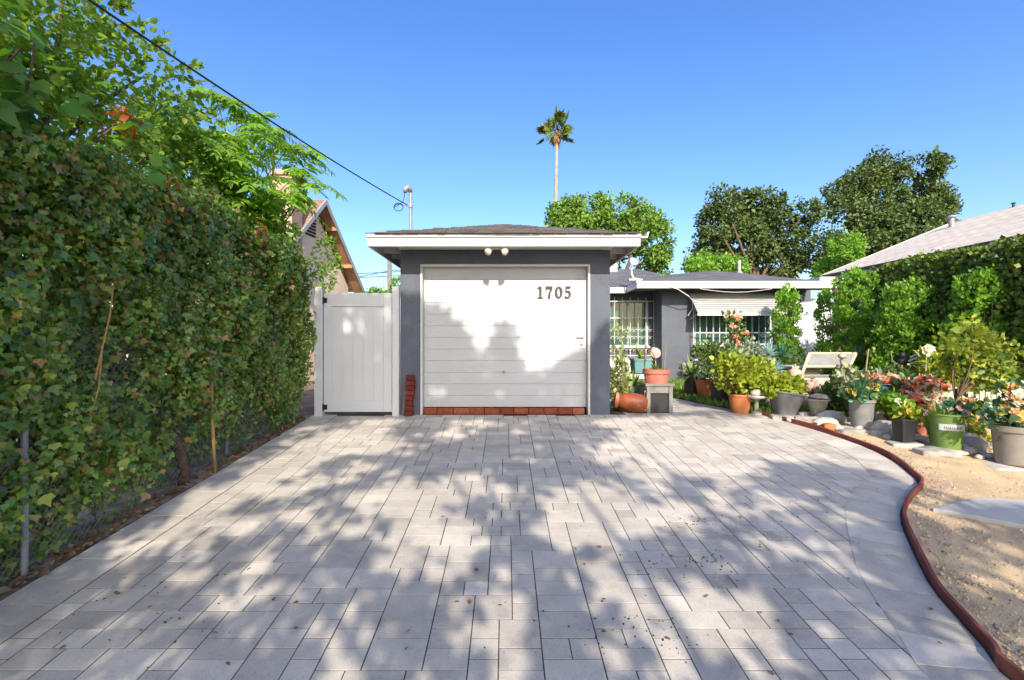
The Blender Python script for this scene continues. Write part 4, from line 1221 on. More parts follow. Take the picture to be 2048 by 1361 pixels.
# far dark hedge beyond the garden gate
P, O = clumps([((7.3 + .5 * k, 13.0 + .1 * k, 1.7), (.5, .4, .55)) for k in range(5)], 130, 20, .09)
tag(leaves('far_hedge', M['hedge'], P, O + rdir(len(P)), O + .5 * rdir(len(P)), RNG.uniform(.07, .11, len(P)), 'oval', origin=(8, 13.2, 0)), 'dark hedge top showing between gate and neighbouring roof', 'hedge')

def shrub(lab, px, pyt, y, wpx, n, zb=0.05, mat='shrub', sz=(.042, .07), cat='shrub', name='upright_shrub', group='bright upright shrubs along the hedge', col=True):
    x = X(px, y); top = Z(pyt, y); r = wpx / 2 * y / F
    t = thing(name, lab, cat, (x, y, gz(y)), group)
    b = MB()
    blobs = []
    for k in range(5 if col else 4):
        zc = zb + .3 + (top - zb - .42) * k / 4
        rr = r * (1.0 - .30 * (k / 4) ** 2) * random.uniform(.85, 1.05)
        blobs.append(((x + random.uniform(-.12, .12) * r * 2, y + random.uniform(-.1, .1), zc), (rr, rr, .34)))
    for k in range(7):
        a = random.uniform(0, 6.28); limb(b, (x + .04 * math.cos(a), y + .04 * math.sin(a), gz(y) - .02), (x + r * .5 * math.cos(a), y + r * .5 * math.sin(a), top - random.uniform(.1, .6)), .016, .005, .08, 5)
    b.build('stems', M['twig'], t)
    P, O = clumps(blobs, n // 12, 20, .05, .45)
    ups = np.array([0, 0, .9])
    D = O * .7 + rdir(len(P)) * .7 + ups; N = O + rdir(len(P)) * .6 + np.array([0, -.1, .3]); L = RNG.uniform(sz[0], sz[1], len(P))
    m_ = 26          # fresh leading shoots
    a = RNG.uniform(0, 6.28, m_); rr = r * RNG.uniform(0, .8, m_)
    Pb = np.stack([x + rr * np.cos(a), y + rr * np.sin(a), top - .12 + RNG.normal(0, .07, m_)], 1)
    Pk = np.repeat(Pb, 9, 0) + np.tile(np.linspace(0, .16, 9), m_)[:, None] * np.array([0, 0, 1.0])
    P = np.concatenate([P, Pk]); D = np.concatenate([D, rdir(len(Pk)) * .8 + np.array([0, 0, 1.0])]); N = np.concatenate([N, rdir(len(Pk))]); L = np.concatenate([L, RNG.uniform(.05, .075, len(Pk))])
    leaves('foliage', M[mat], P, D, N, L, 'oval', t, width=1.1)
    return t
shrub('slim bright shrub at the end of the slatted awning', 1570, 590, 11.3, 58, 2600)
shrub('slim bright shrub in front of the white garden gate', 1652, 592, 10.9, 34, 1100)
shrub('broad bright shrub reaching the gutter of the pale house', 1712, 562, 10.0, 105, 4600)
shrub('broad bright shrub midway along the clipped hedge', 1815, 582, 8.7, 120, 4600)
shrub('bright shrub behind the yellow-leaved sapling', 1958, 566, 7.55, 128, 4600)

# ------------------------------------------------------------------ trees beyond the roofs
def tree(name, lab, y, blobs_px, mat, n, per, spread, sz, trunk=True, bark='bark', templ='oval', shell=.5, cat='tree', group='trees beyond the roofs', wd=1.0):
    """blobs in photo pixels (cx, cy, rx, ry) at distance y"""
    bl = []
    for (cx, cy, rx, ry) in blobs_px:
        yy = y + random.uniform(-.5, .5) * rx * y / F * 2
        bl.append(((X(cx, y), yy, Z(cy, y)), (rx * y / F, max(rx, ry) * y / F * .9, ry * y / F)))
    xc = sum(c[0][0] for c in bl) / len(bl)
    t = thing(name, lab, cat, (xc, y, 0), group)
    b = MB(); zt = min(c[0][2] for c in bl)
    limb(b, (xc, y, 0), (xc + .2, y, max(1.2, zt * .7)), .30, .2, .05, 9)
    for c, r in bl: limb(b, (xc + .2, y, max(1.2, zt * .7)), c, .14, .03, .12, 6)
    b.build('trunk', M[bark], t, smooth=True)
    P, O = clumps(bl, n, per, spread, shell)
    leaves('crown', M[mat], P, O + rdir(len(P)) * .9, O + rdir(len(P)) * .7 + np.array([0, -.1, .3]), RNG.uniform(sz[0], sz[1], len(P)), templ, t, width=wd)
    return t
tree('round_tree', 'dense rounded bright green tree directly behind the garage', 24, [(1130, 455, 42, 50), (1180, 430, 44, 36), (1235, 428, 48, 34), (1275, 448, 42, 38), (1300, 490, 34, 50), (1210, 475, 90, 50), (1155, 490, 50, 50), (1318, 530, 20, 34), (1150, 418, 22, 20), (1262, 418, 20, 18)], 'dense', 330, 64, .24, (.12, .20))
tree('oak_tree', 'olive-green oak with ragged crown beyond the house roof', 31, [(1438, 415, 30, 30), (1418, 450, 26, 34), (1432, 495, 34, 40), (1528, 405, 34, 26), (1556, 425, 26, 34), (1515, 440, 34, 36), (1500, 490, 46, 46), (1604, 430, 20, 26), (1598, 480, 30, 40), (1392, 530, 24, 22), (1575, 520, 56, 36), (1640, 505, 40, 36), (1495, 398, 16, 14), (1470, 455, 20, 22), (1450, 530, 50, 26)], 'oak', 420, 64, .28, (.15, .24))
tree('oak_tree', 'tallest dark oak with domed crown left of the pale roof', 33, [(1770, 342, 48, 26), (1722, 362, 36, 28), (1690, 392, 36, 26), (1826, 350, 40, 28), (1862, 385, 24, 26), (1840, 420, 34, 40), (1674, 425, 26, 22), (1765, 400, 54, 40), (1720, 440, 40, 34), (1800, 460, 60, 44), (1700, 490, 36, 36), (1860, 440, 24, 34), (1770, 500, 70, 36), (1745, 330, 18, 12), (1800, 322, 22, 14)], 'oak', 460, 66, .30, (.15, .25))
tree('young_tree', 'small fresh green tree in front of the tall oak', 22, [(1675, 505, 26, 34), (1690, 535, 34, 26), (1660, 545, 24, 22)], 'shrub', 130, 36, .14, (.08, .14))
tree('young_tree', 'low yellow-green bush just over the house roof', 20, [(1415, 530, 34, 22), (1450, 540, 36, 20), (1395, 545, 24, 16)], 'shrub', 130, 36, .14, (.08, .14))
tree('young_tree', 'small yellow-green bush peeping over the white side gate', 20, [(795, 572, 14, 18), (750, 590, 20, 12), (720, 595, 14, 8)], 'shrub', 60, 14, .12, (.1, .17))
# palm
py_ = 40; pxc = X(1116, py_); ptop = Z(262, py_)
PT = thing('palm_tree', 'single tall fan palm rising far behind the garage roof', 'palm tree', (pxc, py_, 0))
b = MB()
nseg = 40
b.tube([(pxc - .12 * math.sin(math.pi * i / nseg) - .08, py_, ptop * i / nseg) for i in range(nseg + 1)], [.17 - .05 * i / nseg + .01 * (i % 2) for i in range(nseg + 1)], 9)
b.build('trunk', M['bark_palm'], PT, smooth=True)
P = []; D = []; N = []; s = []
st = MB()
hub = Vector((pxc - .08, py_, ptop))
fr = []
for k in range(26):
    a = k * 2.399; e = [1.3, .95, .6, .3, 0, -.35, -.7][k % 7]
    fr.append((a, e))
fr += [(0, .15), (math.pi, .05), (0.2, -.5), (math.pi - .2, -.5), (-1.5, .2)]
for (a, e) in fr:
    d = Vector((math.cos(a) * math.cos(e), math.sin(a) * math.cos(e), math.sin(e)))
    L = random.uniform(.4, 1.35)
    c = hub + d * L
    st.tube([hub, hub + d * L * .5 + Vector((0, 0, .05)), c], [.03, .025, .02], 4)
    u = d.orthogonal().normalized(); v = d.cross(u)
    pl = (u * random.uniform(-1, 1) + v * random.uniform(-1, 1)).normalized()
    nn_ = d.cross(pl).normalized()
    for q in np.linspace(-1.5, 1.5, 17):
        dd = d * math.cos(q) + pl * math.sin(q) + Vector((0, 0, -.18))
        P.append(tuple(c)); D.append(tuple(dd)); N.append(tuple(nn_)); s.append(random.uniform(.58, .76) * (1 - .22 * abs(q) / 1.5))
leaves('crown', M['palm'], P, D, N, np.array(s), 'lance', PT, width=1.1, extra=st)
n = 220
zz = RNG.uniform(-1.1, -.2, n); a = RNG.uniform(0, 6.28, n); rr = .12 + .14 * np.sin(np.clip((zz + 1.1) / .9, 0, 1) * math.pi)
P = np.stack([hub.x + rr * np.cos(a), hub.y + rr * np.sin(a), hub.z + zz + .25], 1)
leaves('dead_skirt', M['palm_dry'], P, np.stack([np.cos(a) * .25, np.sin(a) * .25, np.full(n, -1.0)], 1), np.stack([np.cos(a), np.sin(a), np.zeros(n)], 1), RNG.uniform(.28, .45, n), 'lance', PT, width=1.2)

# ------------------------------------------------------------------ street trees behind the viewpoint: they cast the dappled shade
LIT = [  # (px, py, rx, ry) patches of sunlight on the drive
 (300, 1085, 75, 13, -.45), (400, 1030, 70, 14, -.5), (460, 990, 80, 14, -.4), (560, 940, 60, 16, -.35), (640, 905, 85, 14, -.2), (690, 890, 90, 16, 0), (480, 1045, 60, 12, 0), (600, 1035, 45, 12, 0),
 (560, 985, 50, 10, 0), (730, 1000, 45, 14, 0), (700, 1060, 60, 16, 0), (830, 985, 60, 12, 0), (870, 995, 65, 14, 0), (905, 975, 30, 12, 0), (1005, 985, 28, 14, 0), (800, 1015, 40, 12, 0), (880, 1060, 60, 24, 0), (840, 1045, 40, 16, 0), (905, 1100, 50, 12, 0),
 (890, 1145, 50, 15, 0), (1170, 985, 75, 13, 0), (1130, 1010, 40, 18, 0), (1200, 1030, 80, 22, 0), (1150, 1065, 60, 20, 0), (1270, 1055, 60, 18, 0), (1310, 1035, 60, 14, 0), (1210, 1080, 40, 12, 0),
 (1230, 1160, 60, 22, 0), (1330, 1175, 40, 18, 0), (1310, 1220, 60, 26, 0), (1420, 1210, 60, 30, 0), (1500, 1230, 50, 30, 0), (1390, 1270, 45, 30, 0), (1240, 1300, 36, 16, 0), (1060, 1250, 24, 16, 0), (1370, 1330, 40, 30, 0),
 (1540, 1310, 40, 16, 0), (1590, 1100, 40, 9, 0), (1480, 1110, 40, 14, 0), (1700, 1035, 30, 8, 0), (1560, 1010, 50, 9, 0), (1640, 1130, 30, 8, .2), (1840, 1010, 30, 14, 0),
 (1330, 945, 60, 10, 0), (1250, 905, 60, 18, 0), (950, 848, 40, 4, 0), (1260, 845, 70, 6, 0), (730, 860, 50, 4, 0), (905, 872, 30, 4, 0), (1420, 1020, 70, 8, .1), (760, 845, 40, 3, 0), (650, 960, 30, 7, 0), (1900, 1250, 40, 14, 0), (1985, 1160, 40, 14, .3)]
LIT = [(a, b_, c * 1.25 + 4, d * 1.35 + 4, e) for a, b_, c, d, e in LIT]
def in_poly(u, v, poly):
    ins = np.zeros(len(u), bool); m_ = len(poly)
    for i in range(m_):
        x1, y1 = poly[i]; x2, y2 = poly[(i + 1) % m_]
        c = ((y1 > v) != (y2 > v)) & (u < (x2 - x1) * (v - y1) / (y2 - y1 + 1e-12) + x1)
        ins ^= c
    return ins
SUNNY = [(1235, 838), (1330, 832), (1345, 780), (2400, 780), (2400, 1030), (1960, 1015), (1860, 985), (1790, 962), (1760, 945), (1650, 925), (1640, 940), (1550, 925), (1510, 960), (1460, 985), (1380, 950), (1300, 925), (1270, 925), (1225, 885)]
DOORLIT = [(700, 330), (1400, 330), (1400, 655), (1222, 650), (1205, 655), (1190, 690), (1165, 690), (1130, 715), (1100, 735), (1050, 740), (1040, 715), (1032, 690), (1022, 645), (1010, 632), (998, 640), (985, 685), (955, 690), (940, 690), (930, 650), (905, 620), (880, 600), (845, 600), (820, 560), (700, 520)]
DSPOT = np.array([(875, 775, 14, 18, 0), (965, 705, 9, 14, 0), (1005, 780, 8, 16, 0), (1155, 800, 12, 10, 0), (1068, 712, 18, 12, 0), (705, 620, 14, 10, 0), (692, 655, 12, 14, 0), (726, 652, 12, 18, 0), (690, 688, 14, 8, 0), (812, 640, 8, 14, 0), (775, 630, 8, 30, 0), (790, 740, 8, 20, 0), (1205, 790, 8, 30, 0), (925, 770, 10, 12, 0), (1030, 800, 10, 10, 0), (890, 650, 8, 8, 0), (1110, 770, 10, 12, 0)])
FLECK = [(random.uniform(-2.8, 3.6), random.uniform(2.0, 6.9), random.uniform(.06, .13)) for _ in range(170)]
def lit_prob(T):
    """1 = must stay sunny"""
    u = CX + T[:, 0] * F / np.maximum(T[:, 1], .3); v = CY + (EYE - T[:, 2]) * F / np.maximum(T[:, 1], .3)
    wall = T[:, 1] > 6.94
    out = np.zeros(len(T))
    for (cx, cy, rx, ry, sl) in LIT:
        du, dv = u - cx, (v - cy)
        dv = dv - sl * du * .8
        d = (du / rx) ** 2 + (dv / ry) ** 2
        out = np.maximum(out, np.where(wall, 0, np.clip(1.8 - d, 0, 1)))
    out = np.where(~wall & in_poly(u, v, SUNNY), 1, out)
    for (cx, cy, rx, ry, sl) in DSPOT:
        d = ((u - cx) / rx) ** 2 + ((v - cy) / ry) ** 2
        out = np.maximum(out, np.where(wall, np.clip(1.8 - d, 0, 1), 0))
    out = np.where(wall & in_poly(u, v, DOORLIT), 1, out)
    for (fx, fy, fr) in FLECK:            # pinholes between the leaves
        d = ((T[:, 0] - fx) ** 2 + ((T[:, 1] - fy) * .8) ** 2) / fr ** 2
        out = np.maximum(out, np.where(wall, 0, np.clip(1.7 - d, 0, 1)))
    return out
def first_hit(Pn):
    """where the sun ray through each point first lands (wall plane or drive)"""
    s = np.array(S)
    tw = (Pn[:, 1] - 7.0) / s[1]                # y + (-s_y) t = 7  -> t
    tw = (7.0 - Pn[:, 1]) / (-s[1])
    W = Pn - s * tw[:, None]
    wallok = (W[:, 2] > 0) & (W[:, 0] > -2.8) & (W[:, 0] < 1.55) & (W[:, 2] < 3)
    # ground z = -SLOPE*(7-y)
    tg = (Pn[:, 2] + SLOPE * (7 - Pn[:, 1])) / (s[2] + SLOPE * s[1])
    Gd = Pn - s * tg[:, None]
    return np.where(wallok[:, None], W, Gd)
def shade_targets(n):
    k = n
    ty = np.where(RNG.random(k) < .22, np.exp(RNG.uniform(math.log(1.0), math.log(7.2), k)), 1.6 + 5.6 * RNG.random(k) ** .72); tx = RNG.uniform(-3.4, 5.4, k)
    Tg = np.stack([tx, ty, -SLOPE * (7 - ty)], 1)
    m_ = int(n * .34)
    Tw = np.stack([RNG.uniform(-2.75, 1.55, m_), np.full(m_, 6.96), RNG.uniform(0, 1.75, m_)], 1)
    h_ = int(n * .12)
    Th = np.stack([np.full(h_, -2.85), RNG.uniform(2, 6.8, h_), RNG.uniform(0, 2.0, h_)], 1)
    T = np.concatenate([Tg, Tw, Th]); pr = lit_prob(T)
    pr[len(Tg) + len(Tw):] = 0.8
    return T[RNG.random(len(T)) > pr]
T = shade_targets(33000)
dist = RNG.uniform(3.0, 6.0, len(T))                     # how far behind the camera the leaf hangs
tt = (T[:, 1] + dist) / math.cos(SUN_EL) / math.cos(SUN_AZ)
LP = T + np.array(S) * tt[:, None] + RNG.normal(0, .03, (len(T), 3))
ST = thing('street_tree', 'broad street tree behind the viewpoint that shades the drive', 'tree', (1.6, -5.6, gz(-3)))
b = MB()
limb(b, (1.6, -5.6, gz(-3) - .1), (1.5, -5.4, 3.0), .26, .2, .03, 10)
for q in ((-1.2, -4.4, 5), (.5, -4.2, 6), (2.5, -4.8, 6.4), (4, -5.2, 5.3), (1.5, -5.8, 7), (.2, -5.6, 6.8), (3, -4, 4.6), (-.6, -4, 4.4)):
    limb(b, (1.5, -5.4, 2.9), q, .06, .015, .1, 7)
b.build('trunk', M['bark'], ST, smooth=True)
leaves('crown', M['dense'], LP, rdir(len(LP)), rdir(len(LP)) + np.array(S) * 1.2, RNG.uniform(.07, .125, len(LP)), 'oval', ST, width=1.3)

# ------------------------------------------------------------------ the potted garden
def pot_prof(rt, rb, h, rim=.03, lip=.012, th=.012):
    return [(0, 0), (rb, 0), (rb + (rt - rb) * .9, h * .9 if rim == 0 else h - rim), (rt + lip, h - rim + .004), (rt + lip, h), (rt - th, h), (rt - th - .004, h - .05), (0, h - .055)]
def pot(name, lab, px, py, wt, wb, hp, mat, base=None, rim=.035, cat='pot', soil=True, y=None, tilt=(0, 0), wob=0.0, sq=0, lip=.012, group=None):
    """px,py: where its foot stands in the photo; wt, wb, hp: sizes in photo pixels"""
    if base is None: base = gp(px, py) if y is None else (X(px, y), y, gz(y))
    x, y, z = base
    s_ = y / F
    st_ = s_ / math.sqrt(1 + (x / y) ** 2)      # a wide lens stretches round things off axis
    rt, rb, h = wt * st_ / 2, wb * st_ / 2, hp * s_
    t = thing(name, lab, cat, (x, y, z), group)
    mt = Matrix.Rotation(tilt[0], 3, 'X') @ Matrix.Rotation(tilt[1], 3, 'Y')
    zoff = rb * (abs(math.sin(tilt[0])) + abs(math.sin(tilt[1]))) * .9
    pr = pot_prof(rt, rb, h, rim, lip)
    o = (x, y, z + zoff)
    b = MB(); b.lathe(pr[:3] + [pr[-2], pr[-1]], o, 32, mt, wob, sq); b.build('body', mat, t, smooth=True, auto=45)
    b = MB(); b.lathe([pr[2], pr[3], pr[4], pr[5], pr[6]], o, 32, mt, wob, sq); b.build('rim', mat, t, smooth=True, auto=45)
    if soil:
        b = MB(); b.lathe([(0, h - .04), (rt * .5, h - .035), (rt - .014, h - .045)], o, 20, mt, wob, sq); b.build('soil', M['soil'], t)
    top = Vector(o) + mt @ Vector((0, 0, h))
    return t, top, rt, h
def plant(name, lab, blobs, mat, n, per, spread, sz, cat='plant', templ='oval', shell=.3, up=.5, wd=1.0, root=None, stem=True, fl=None, group=None):
    c0 = blobs[0][0]
    root = root or (c0[0], c0[1], c0[2] - blobs[0][1][2])
    t = thing(name, lab, cat, tuple(root), group)
    if stem:
        b = MB()
        for c, r in blobs:
            for k in range(4):
                d = Vector(np.random.normal(0, .5, 3)); limb(b, root, Vector(c) + Vector((d.x * r[0], d.y * r[1], d.z * r[2] * .6)), .008, .003, .12, 5, 5)
        b.build('stems', M['twig'], t)
    P, O = clumps(blobs, n, per, spread, shell)
    leaves('foliage', M[mat], P, O + rdir(len(P)) * .8 + np.array([0, 0, up]), O + rdir(len(P)) * .7 + np.array([0, -.2, .4]), RNG.uniform(sz[0], sz[1], len(P)), templ, t, width=wd)
    if fl:
        fm, k, fs = fl
        flowers(t, fm, [(np.array(blobs[i % len(blobs)][0]) + unit(RNG.normal(0, 1, 3) + np.array([0, -.7, .6])) * np.array(blobs[i % len(blobs)][1]) * RNG.uniform(.8, 1.05)) for i in range(k)], fs)
    return t
def flowers(parent, mat, cs, size, layers=2, name='blossom'):
    P = []; D = []; N = []; s = []
    for c in cs:
        ax = unit(np.array([RNG.normal(0, .5), -.8 + RNG.normal(0, .3), .6 + RNG.normal(0, .3)]))
        u = unit(np.cross(ax, [0, 0, 1.0])); v = np.cross(ax, u)
        r = size * RNG.uniform(.75, 1.2)
        for L in range(layers):
            for k in range(6):
                a = k * math.pi / 3 + L * .5
                d = u * math.cos(a) + v * math.sin(a)
                P.append(c + ax * .004 * L); D.append(d + ax * (.25 + .6 * L)); N.append(ax); s.append(r * (1 - .28 * L))
    return leaves(name, M[mat], P, D, N, np.array(s), 'petal', parent)
def rosette(name, lab, c, n, L, mat, templ='lance', wd=1.0, e0=.1, e1=1.3, cat='plant', droop=0.35, group=None):
    """strap leaves, each a bent blade, from one crown"""
    t = thing(name, lab, cat, tuple(c), group)
    b = MB()
    for k in range(n):
        a = k * 2.399 + random.uniform(-.2, .2); e = e0 + (e1 - e0) * (k / n) + random.uniform(-.1, .1)
        l_ = L * random.uniform(.75, 1.1); w_ = .055 * wd * l_ / .4
        d = Vector((math.cos(a) * math.cos(e), math.sin(a) * math.cos(e), math.sin(e))); sd = Vector((-math.sin(a), math.cos(a), 0))
        base = len(b.v); m_ = 7
        for i in range(m_):
            q = i / (m_ - 1)
            p = Vector(c) + d * l_ * q + Vector((0, 0, -droop * l_ * q * q * math.cos(e)))
            ww = w_ * (1 - q ** 2.2) * (.6 + .8 * q * (1 - q) * 2) * .6 + .001
            up = d.cross(sd) * -1
            b.v += [tuple(p - sd * ww + up * ww * .3), tuple(p), tuple(p + sd * ww + up * ww * .3)]
        for i in range(m_ - 1):
            for j in (0, 1):
                b.f.append((base + i * 3 + j, base + i * 3 + j + 1, base + (i + 1) * 3 + j + 1, base + (i + 1) * 3 + j))
    b.build('leaf_blades', M[mat], t, smooth=True)
    return t
def rock(name, lab, c, r, mat, cat='stone', jit=.13, group=None, rot=0):
    b = MB(); b.ball((0, 0, 0), r, 14, 9, jit)
    mt = Matrix.Rotation(rot, 3, 'Z')
    b.v = [tuple(mt @ Vector(p) + Vector(c)) for p in b.v]
    return tag(b.build(name, mat, origin=(c[0], c[1], c[2] - r[2]), smooth=True, auto=50), lab, cat, group)
def block(name, lab, px, py, wpx, hpx, dep, mat, rot=0, cat='block', z0=None, y=None, bev=.012):
    """a rough broken block: a lumpy box"""
    x, yy, z = gp(px, py) if y is None else (X(px, y), y, gz(y))
    if z0 is not None: z = z0
    w_, h = wpx * yy / F / math.sqrt(1 + ((px - CX) / F) ** 2), hpx * yy / F
    b = MB(); b.ball((0, 0, 0), 1.0, 28, 14, 0.0)
    mt = Matrix.Rotation(rot, 3, 'Z'); sg = lambda v: math.copysign(abs(v) ** .28, v)
    ph = random.random() * 9
    vs = []
    for p in b.v:
        q = Vector((sg(p[0]), sg(p[1]), sg(p[2])))
        d = 1 + .03 * math.sin(q.x * 5 + ph) + .04 * math.sin(q.y * 4 + q.x * 7 + ph * 2) + random.uniform(-.018, .018)
        q = Vector((q.x * w_ / 2 * d, q.y * dep / 2 * d, max(-1, q.z * (1 + .1 * math.sin(q.x * 3 + ph) - .05)) * (h / 2 + .012)))
        vs.append(tuple(mt @ q + Vector((x, yy + dep / 2, z + h / 2 - .012))))
    b.v = vs
    return tag(b.build(name, mat, origin=(x, yy, z), smooth=True, auto=40), lab, cat)

# beside the garage corner ------------------------------------------------
x, y, z = gp(1262, 827)
y = 7.2; x = X(1262, y)
t = thing('fallen_jar', 'rust-coloured clay jar lying on its side by the garage corner', 'jar', (x, y, 0))
mt = Matrix.Rotation(R(-82), 3, 'Y') @ Matrix.Rotation(R(0), 3, 'Z')
mt = Matrix.Rotation(R(-14), 3, 'Z') @ mt
b = MB(); b.lathe([(0, -.22), (.10, -.215), (.145, -.13), (.15, .0), (.13, .12), (.10, .2)], (x + .02, y, .148), 28, mt); b.build('body', M['rust_jar'], t, smooth=True)
b = MB(); b.lathe([(.10, .2), (.125, .225), (.125, .25), (.10, .25), (.085, .21), (.07, .1), (0, .05)], (x + .02, y, .148), 28, mt); b.build('mouth', M['terra_red'], t, smooth=True, auto=40)

y = 7.28
sx0, sx1 = X(1287, y), X(1338, y)
t = thing('plant_stand', 'weathered wooden plant stand with an open black base', 'plant stand', ((sx0 + sx1) / 2, y, 0))
for (lx, ly) in ((sx0, y - .17), (sx1 - .055, y - .17), (sx0, y + .13), (sx1 - .055, y + .13)):
    b = MB(); b.box(lx, lx + .055, ly, ly + .05, 0, .40); b.build('leg', M['wood_grey'], t, bevel=.004)
b = MB(); b.box(sx0 - .02, sx1 + .02, y - .185, y + .19, .402, .44); b.build('top_frame', M['wood_grey'], t, bevel=.004)
b = MB(); b.box(sx0 + .06, sx1 - .06, y - .16, y - .14, .30, .40); b.build('apron', M['wood_grey'], t)
b = MB(); b.box(sx0 + .058, sx1 - .058, y - .13, y + .12, .01, .29); b.build('low_box', M['blackp'], t)  # black box filling the stand to give it a dark interior
_, top, rt, h = pot('clay_pot', 'faded red clay pot set in the grey wooden stand', 0, 0, 52, 40, 46, M['terra_red'], base=((sx0 + sx1) / 2, y, .30), rim=.07)
rosette('spiky_plant', 'small green spiky plant in the faded red pot', (top.x - .02, top.y, top.z - .03), 16, .2, 'aloe', e0=.4, e1=1.4)
b = MB(); b.tube([(top.x - .16, top.y + .05, top.z - .1), (top.x - .165, top.y + .05, top.z + .28), (top.x - .14, top.y + .04, top.z + .36)], .012, 6); b.tube([(top.x - .15, top.y + .05, top.z + .33), (top.x - .06, top.y, top.z + .25), (top.x + .0, top.y, top.z + .12)], .008, 6)
tag(b.build('forked_branch', M['twig'], origin=(top.x - .16, top.y, top.z)), 'dark forked branch standing in the faded red pot', 'branch')
b = MB(); b.tube([(top.x + .12, top.y, top.z - .05), (top.x + .13, top.y, top.z + .15), (top.x + .16, top.y, top.z + .42)], [.016, .01, .004], 6)
tag(b.build('driftwood', M['wood_grey'], origin=(top.x + .12, top.y, top.z)), 'upright grey driftwood stick at the right of the red pot', 'driftwood')
b = MB()
for k in range(26):
    pass
b.lathe([(.05, -.012), (.075, -.012), (.085, 0), (.075, .012), (.05, .012), (.042, 0), (.05, -.012)], (top.x + .02, top.y + .1, top.z + .24), 20, Matrix.Rotation(R(80), 3, 'X')); b.ball((top.x + .02, top.y + .1, top.z + .24), (.05, .012, .05), 10, 6); b.tube([(top.x + .02, top.y + .1, top.z - .06), (top.x + .02, top.y + .1, top.z + .17)], .006, 6)
tag(b.build('shell_ornament', mk('pale_pink_shell', (.5, .33, .29), .6, .2, 20), origin=(top.x, top.y + .1, top.z), smooth=True), 'pale pink shell ornament on a stem in the red pot', 'ornament')
_, top, rt, h = pot('plant_pot', 'dull green pot with a grey rim behind the fallen jar', 0, 0, 30, 26, 44, M['dark_green_pot'], base=(X(1267, 7.75), 7.75, 0), rim=.06)
rosette('spiky_plant', 'dark green spiky plant in the dull green pot', (top.x, top.y, top.z - .02), 20, .3, 'aloe', e0=.3, e1=1.45, droop=.2)
plant('variegated_plant', 'cream and green variegated plant against the garage corner', [((X(1236, 7.5), 7.5, .55), (.12, .12, .42)), ((X(1240, 7.5), 7.5, .25), (.14, .13, .25))], 'pale', 60, 10, .05, (.05, .09), root=(X(1236, 7.5), 7.5, 0))
t = thing('metal_rack', 'thin black metal rack carrying the teal planter', 'rack', (X(1282, 8.4), 8.4, 0))
for (dx, dy) in ((-.17, -.1), (.17, -.1), (-.17, .1), (.17, .1)):
    b = MB(); b.tube([(X(1282, 8.4) + dx, 8.4 + dy, 0), (X(1282, 8.4) + dx, 8.4 + dy, .5)], .01, 6); b.build('leg', M['black'], t)
b = MB(); b.box(X(1282, 8.4) - .18, X(1282, 8.4) + .18, 8.29, 8.51, .501, .52); b.build('shelf', M['black'], t)
_, top, rt, h = pot('planter', 'square teal planter raised on the black rack', 0, 0, 40, 36, 28, M['teal_pot'], base=(X(1282, 8.4), 8.4, .521), sq=6)
rosette('spiky_plant', 'arching yellow-green plant in the teal planter', (top.x, top.y, top.z - .02), 16, .32, 'aloe', e0=.2, e1=1.3)
plant('bare_shrub', 'thin twiggy shrub with few leaves near the barred window', [((X(1238, 8.8), 8.8, .95), (.22, .2, .4)), ((X(1258, 8.8), 8.8, .75), (.16, .2, .3))], 'pale', 16, 5, .06, (.06, .1), root=(X(1240, 8.8), 8.8, 0))
for (px, py, yy, lab) in ((1306, 708, 8.9, 'black garden lantern on a stake near the house corner'), (1388, 716, 9.6, 'black garden lantern on a stake under the awning edge')):
    x = X(px, yy); zt = Z(py - 28, yy)
    t = thing('garden_lantern', lab, 'lantern', (x, yy, 0), 'black garden lanterns')
    b = MB(); b.tube([(x, yy, 0), (x, yy, zt - .26)], .012, 6); b.build('stake', M['black'], t)
    b = MB(); b.lathe([(0, 0), (.03, .01), (.07, .05), (.075, .06), (0, .06)], (x, yy, zt - .28), 14); b.build('base', M['black'], t)
    b = MB(); b.lathe([(.05, 0), (.055, .05), (.05, .1)], (x, yy, zt - .215), 14); b.build('glass', M['galv'], t)
    b = MB(); b.lathe([(.085, 0), (.06, .04), (.02, .075), (.012, .1), (0, .105)], (x, yy, zt - .115), 14); b.build('cap', M['black'], t)
# row of pots along the lawn edge ------------------------------------------
_, top, rt, h = pot('plant_pot', 'dark ribbed plastic pot holding the big arching aloe', 1382, 798, 38, 28, 46, M['blackp'], tilt=(0, R(5)))
rosette('aloe', 'large arching yellow-green aloe in a dark pot', (top.x, top.y, top.z - .03), 30, .62, 'aloe', wd=.75, e0=.1, e1=1.3, droop=.55)
_, top, rt, h = pot('clay_pot', 'tall orange clay pot between two dark pots', 1408, 801, 38, 22, 42, M['terra'], rim=.03)
t = thing('striped_ornament', 'black and white patterned ornament on the tall orange pot', 'ornament', (top.x - .06, top.y, top.z))
b = MB(); b.ball((top.x - .08, top.y - .02, top.z + .06), (.12, .09, .07), 12, 8, .08); b.build('body', M['white_stone'], t, smooth=True)
for k in range(5):
    b = MB(); b.ball((top.x - .17 + .05 * k, top.y - .085 + .01 * (k % 2), top.z + .06 + .03 * ((k * 7) % 3 - 1)), (.022, .02, .03), 8, 6, .1); b.build('patch', M['black'], t)
b = MB(); b.ball((top.x + .03, top.y - .03, top.z + .14), (.055, .05, .05), 10, 6, .1); b.build('head', M['white_stone'], t, smooth=True)
_, top, rt, h = pot('plant_pot', 'charcoal plastic pot with wispy shrub, standing on the turf', 1440, 811, 42, 34, 46, M['blackp'])
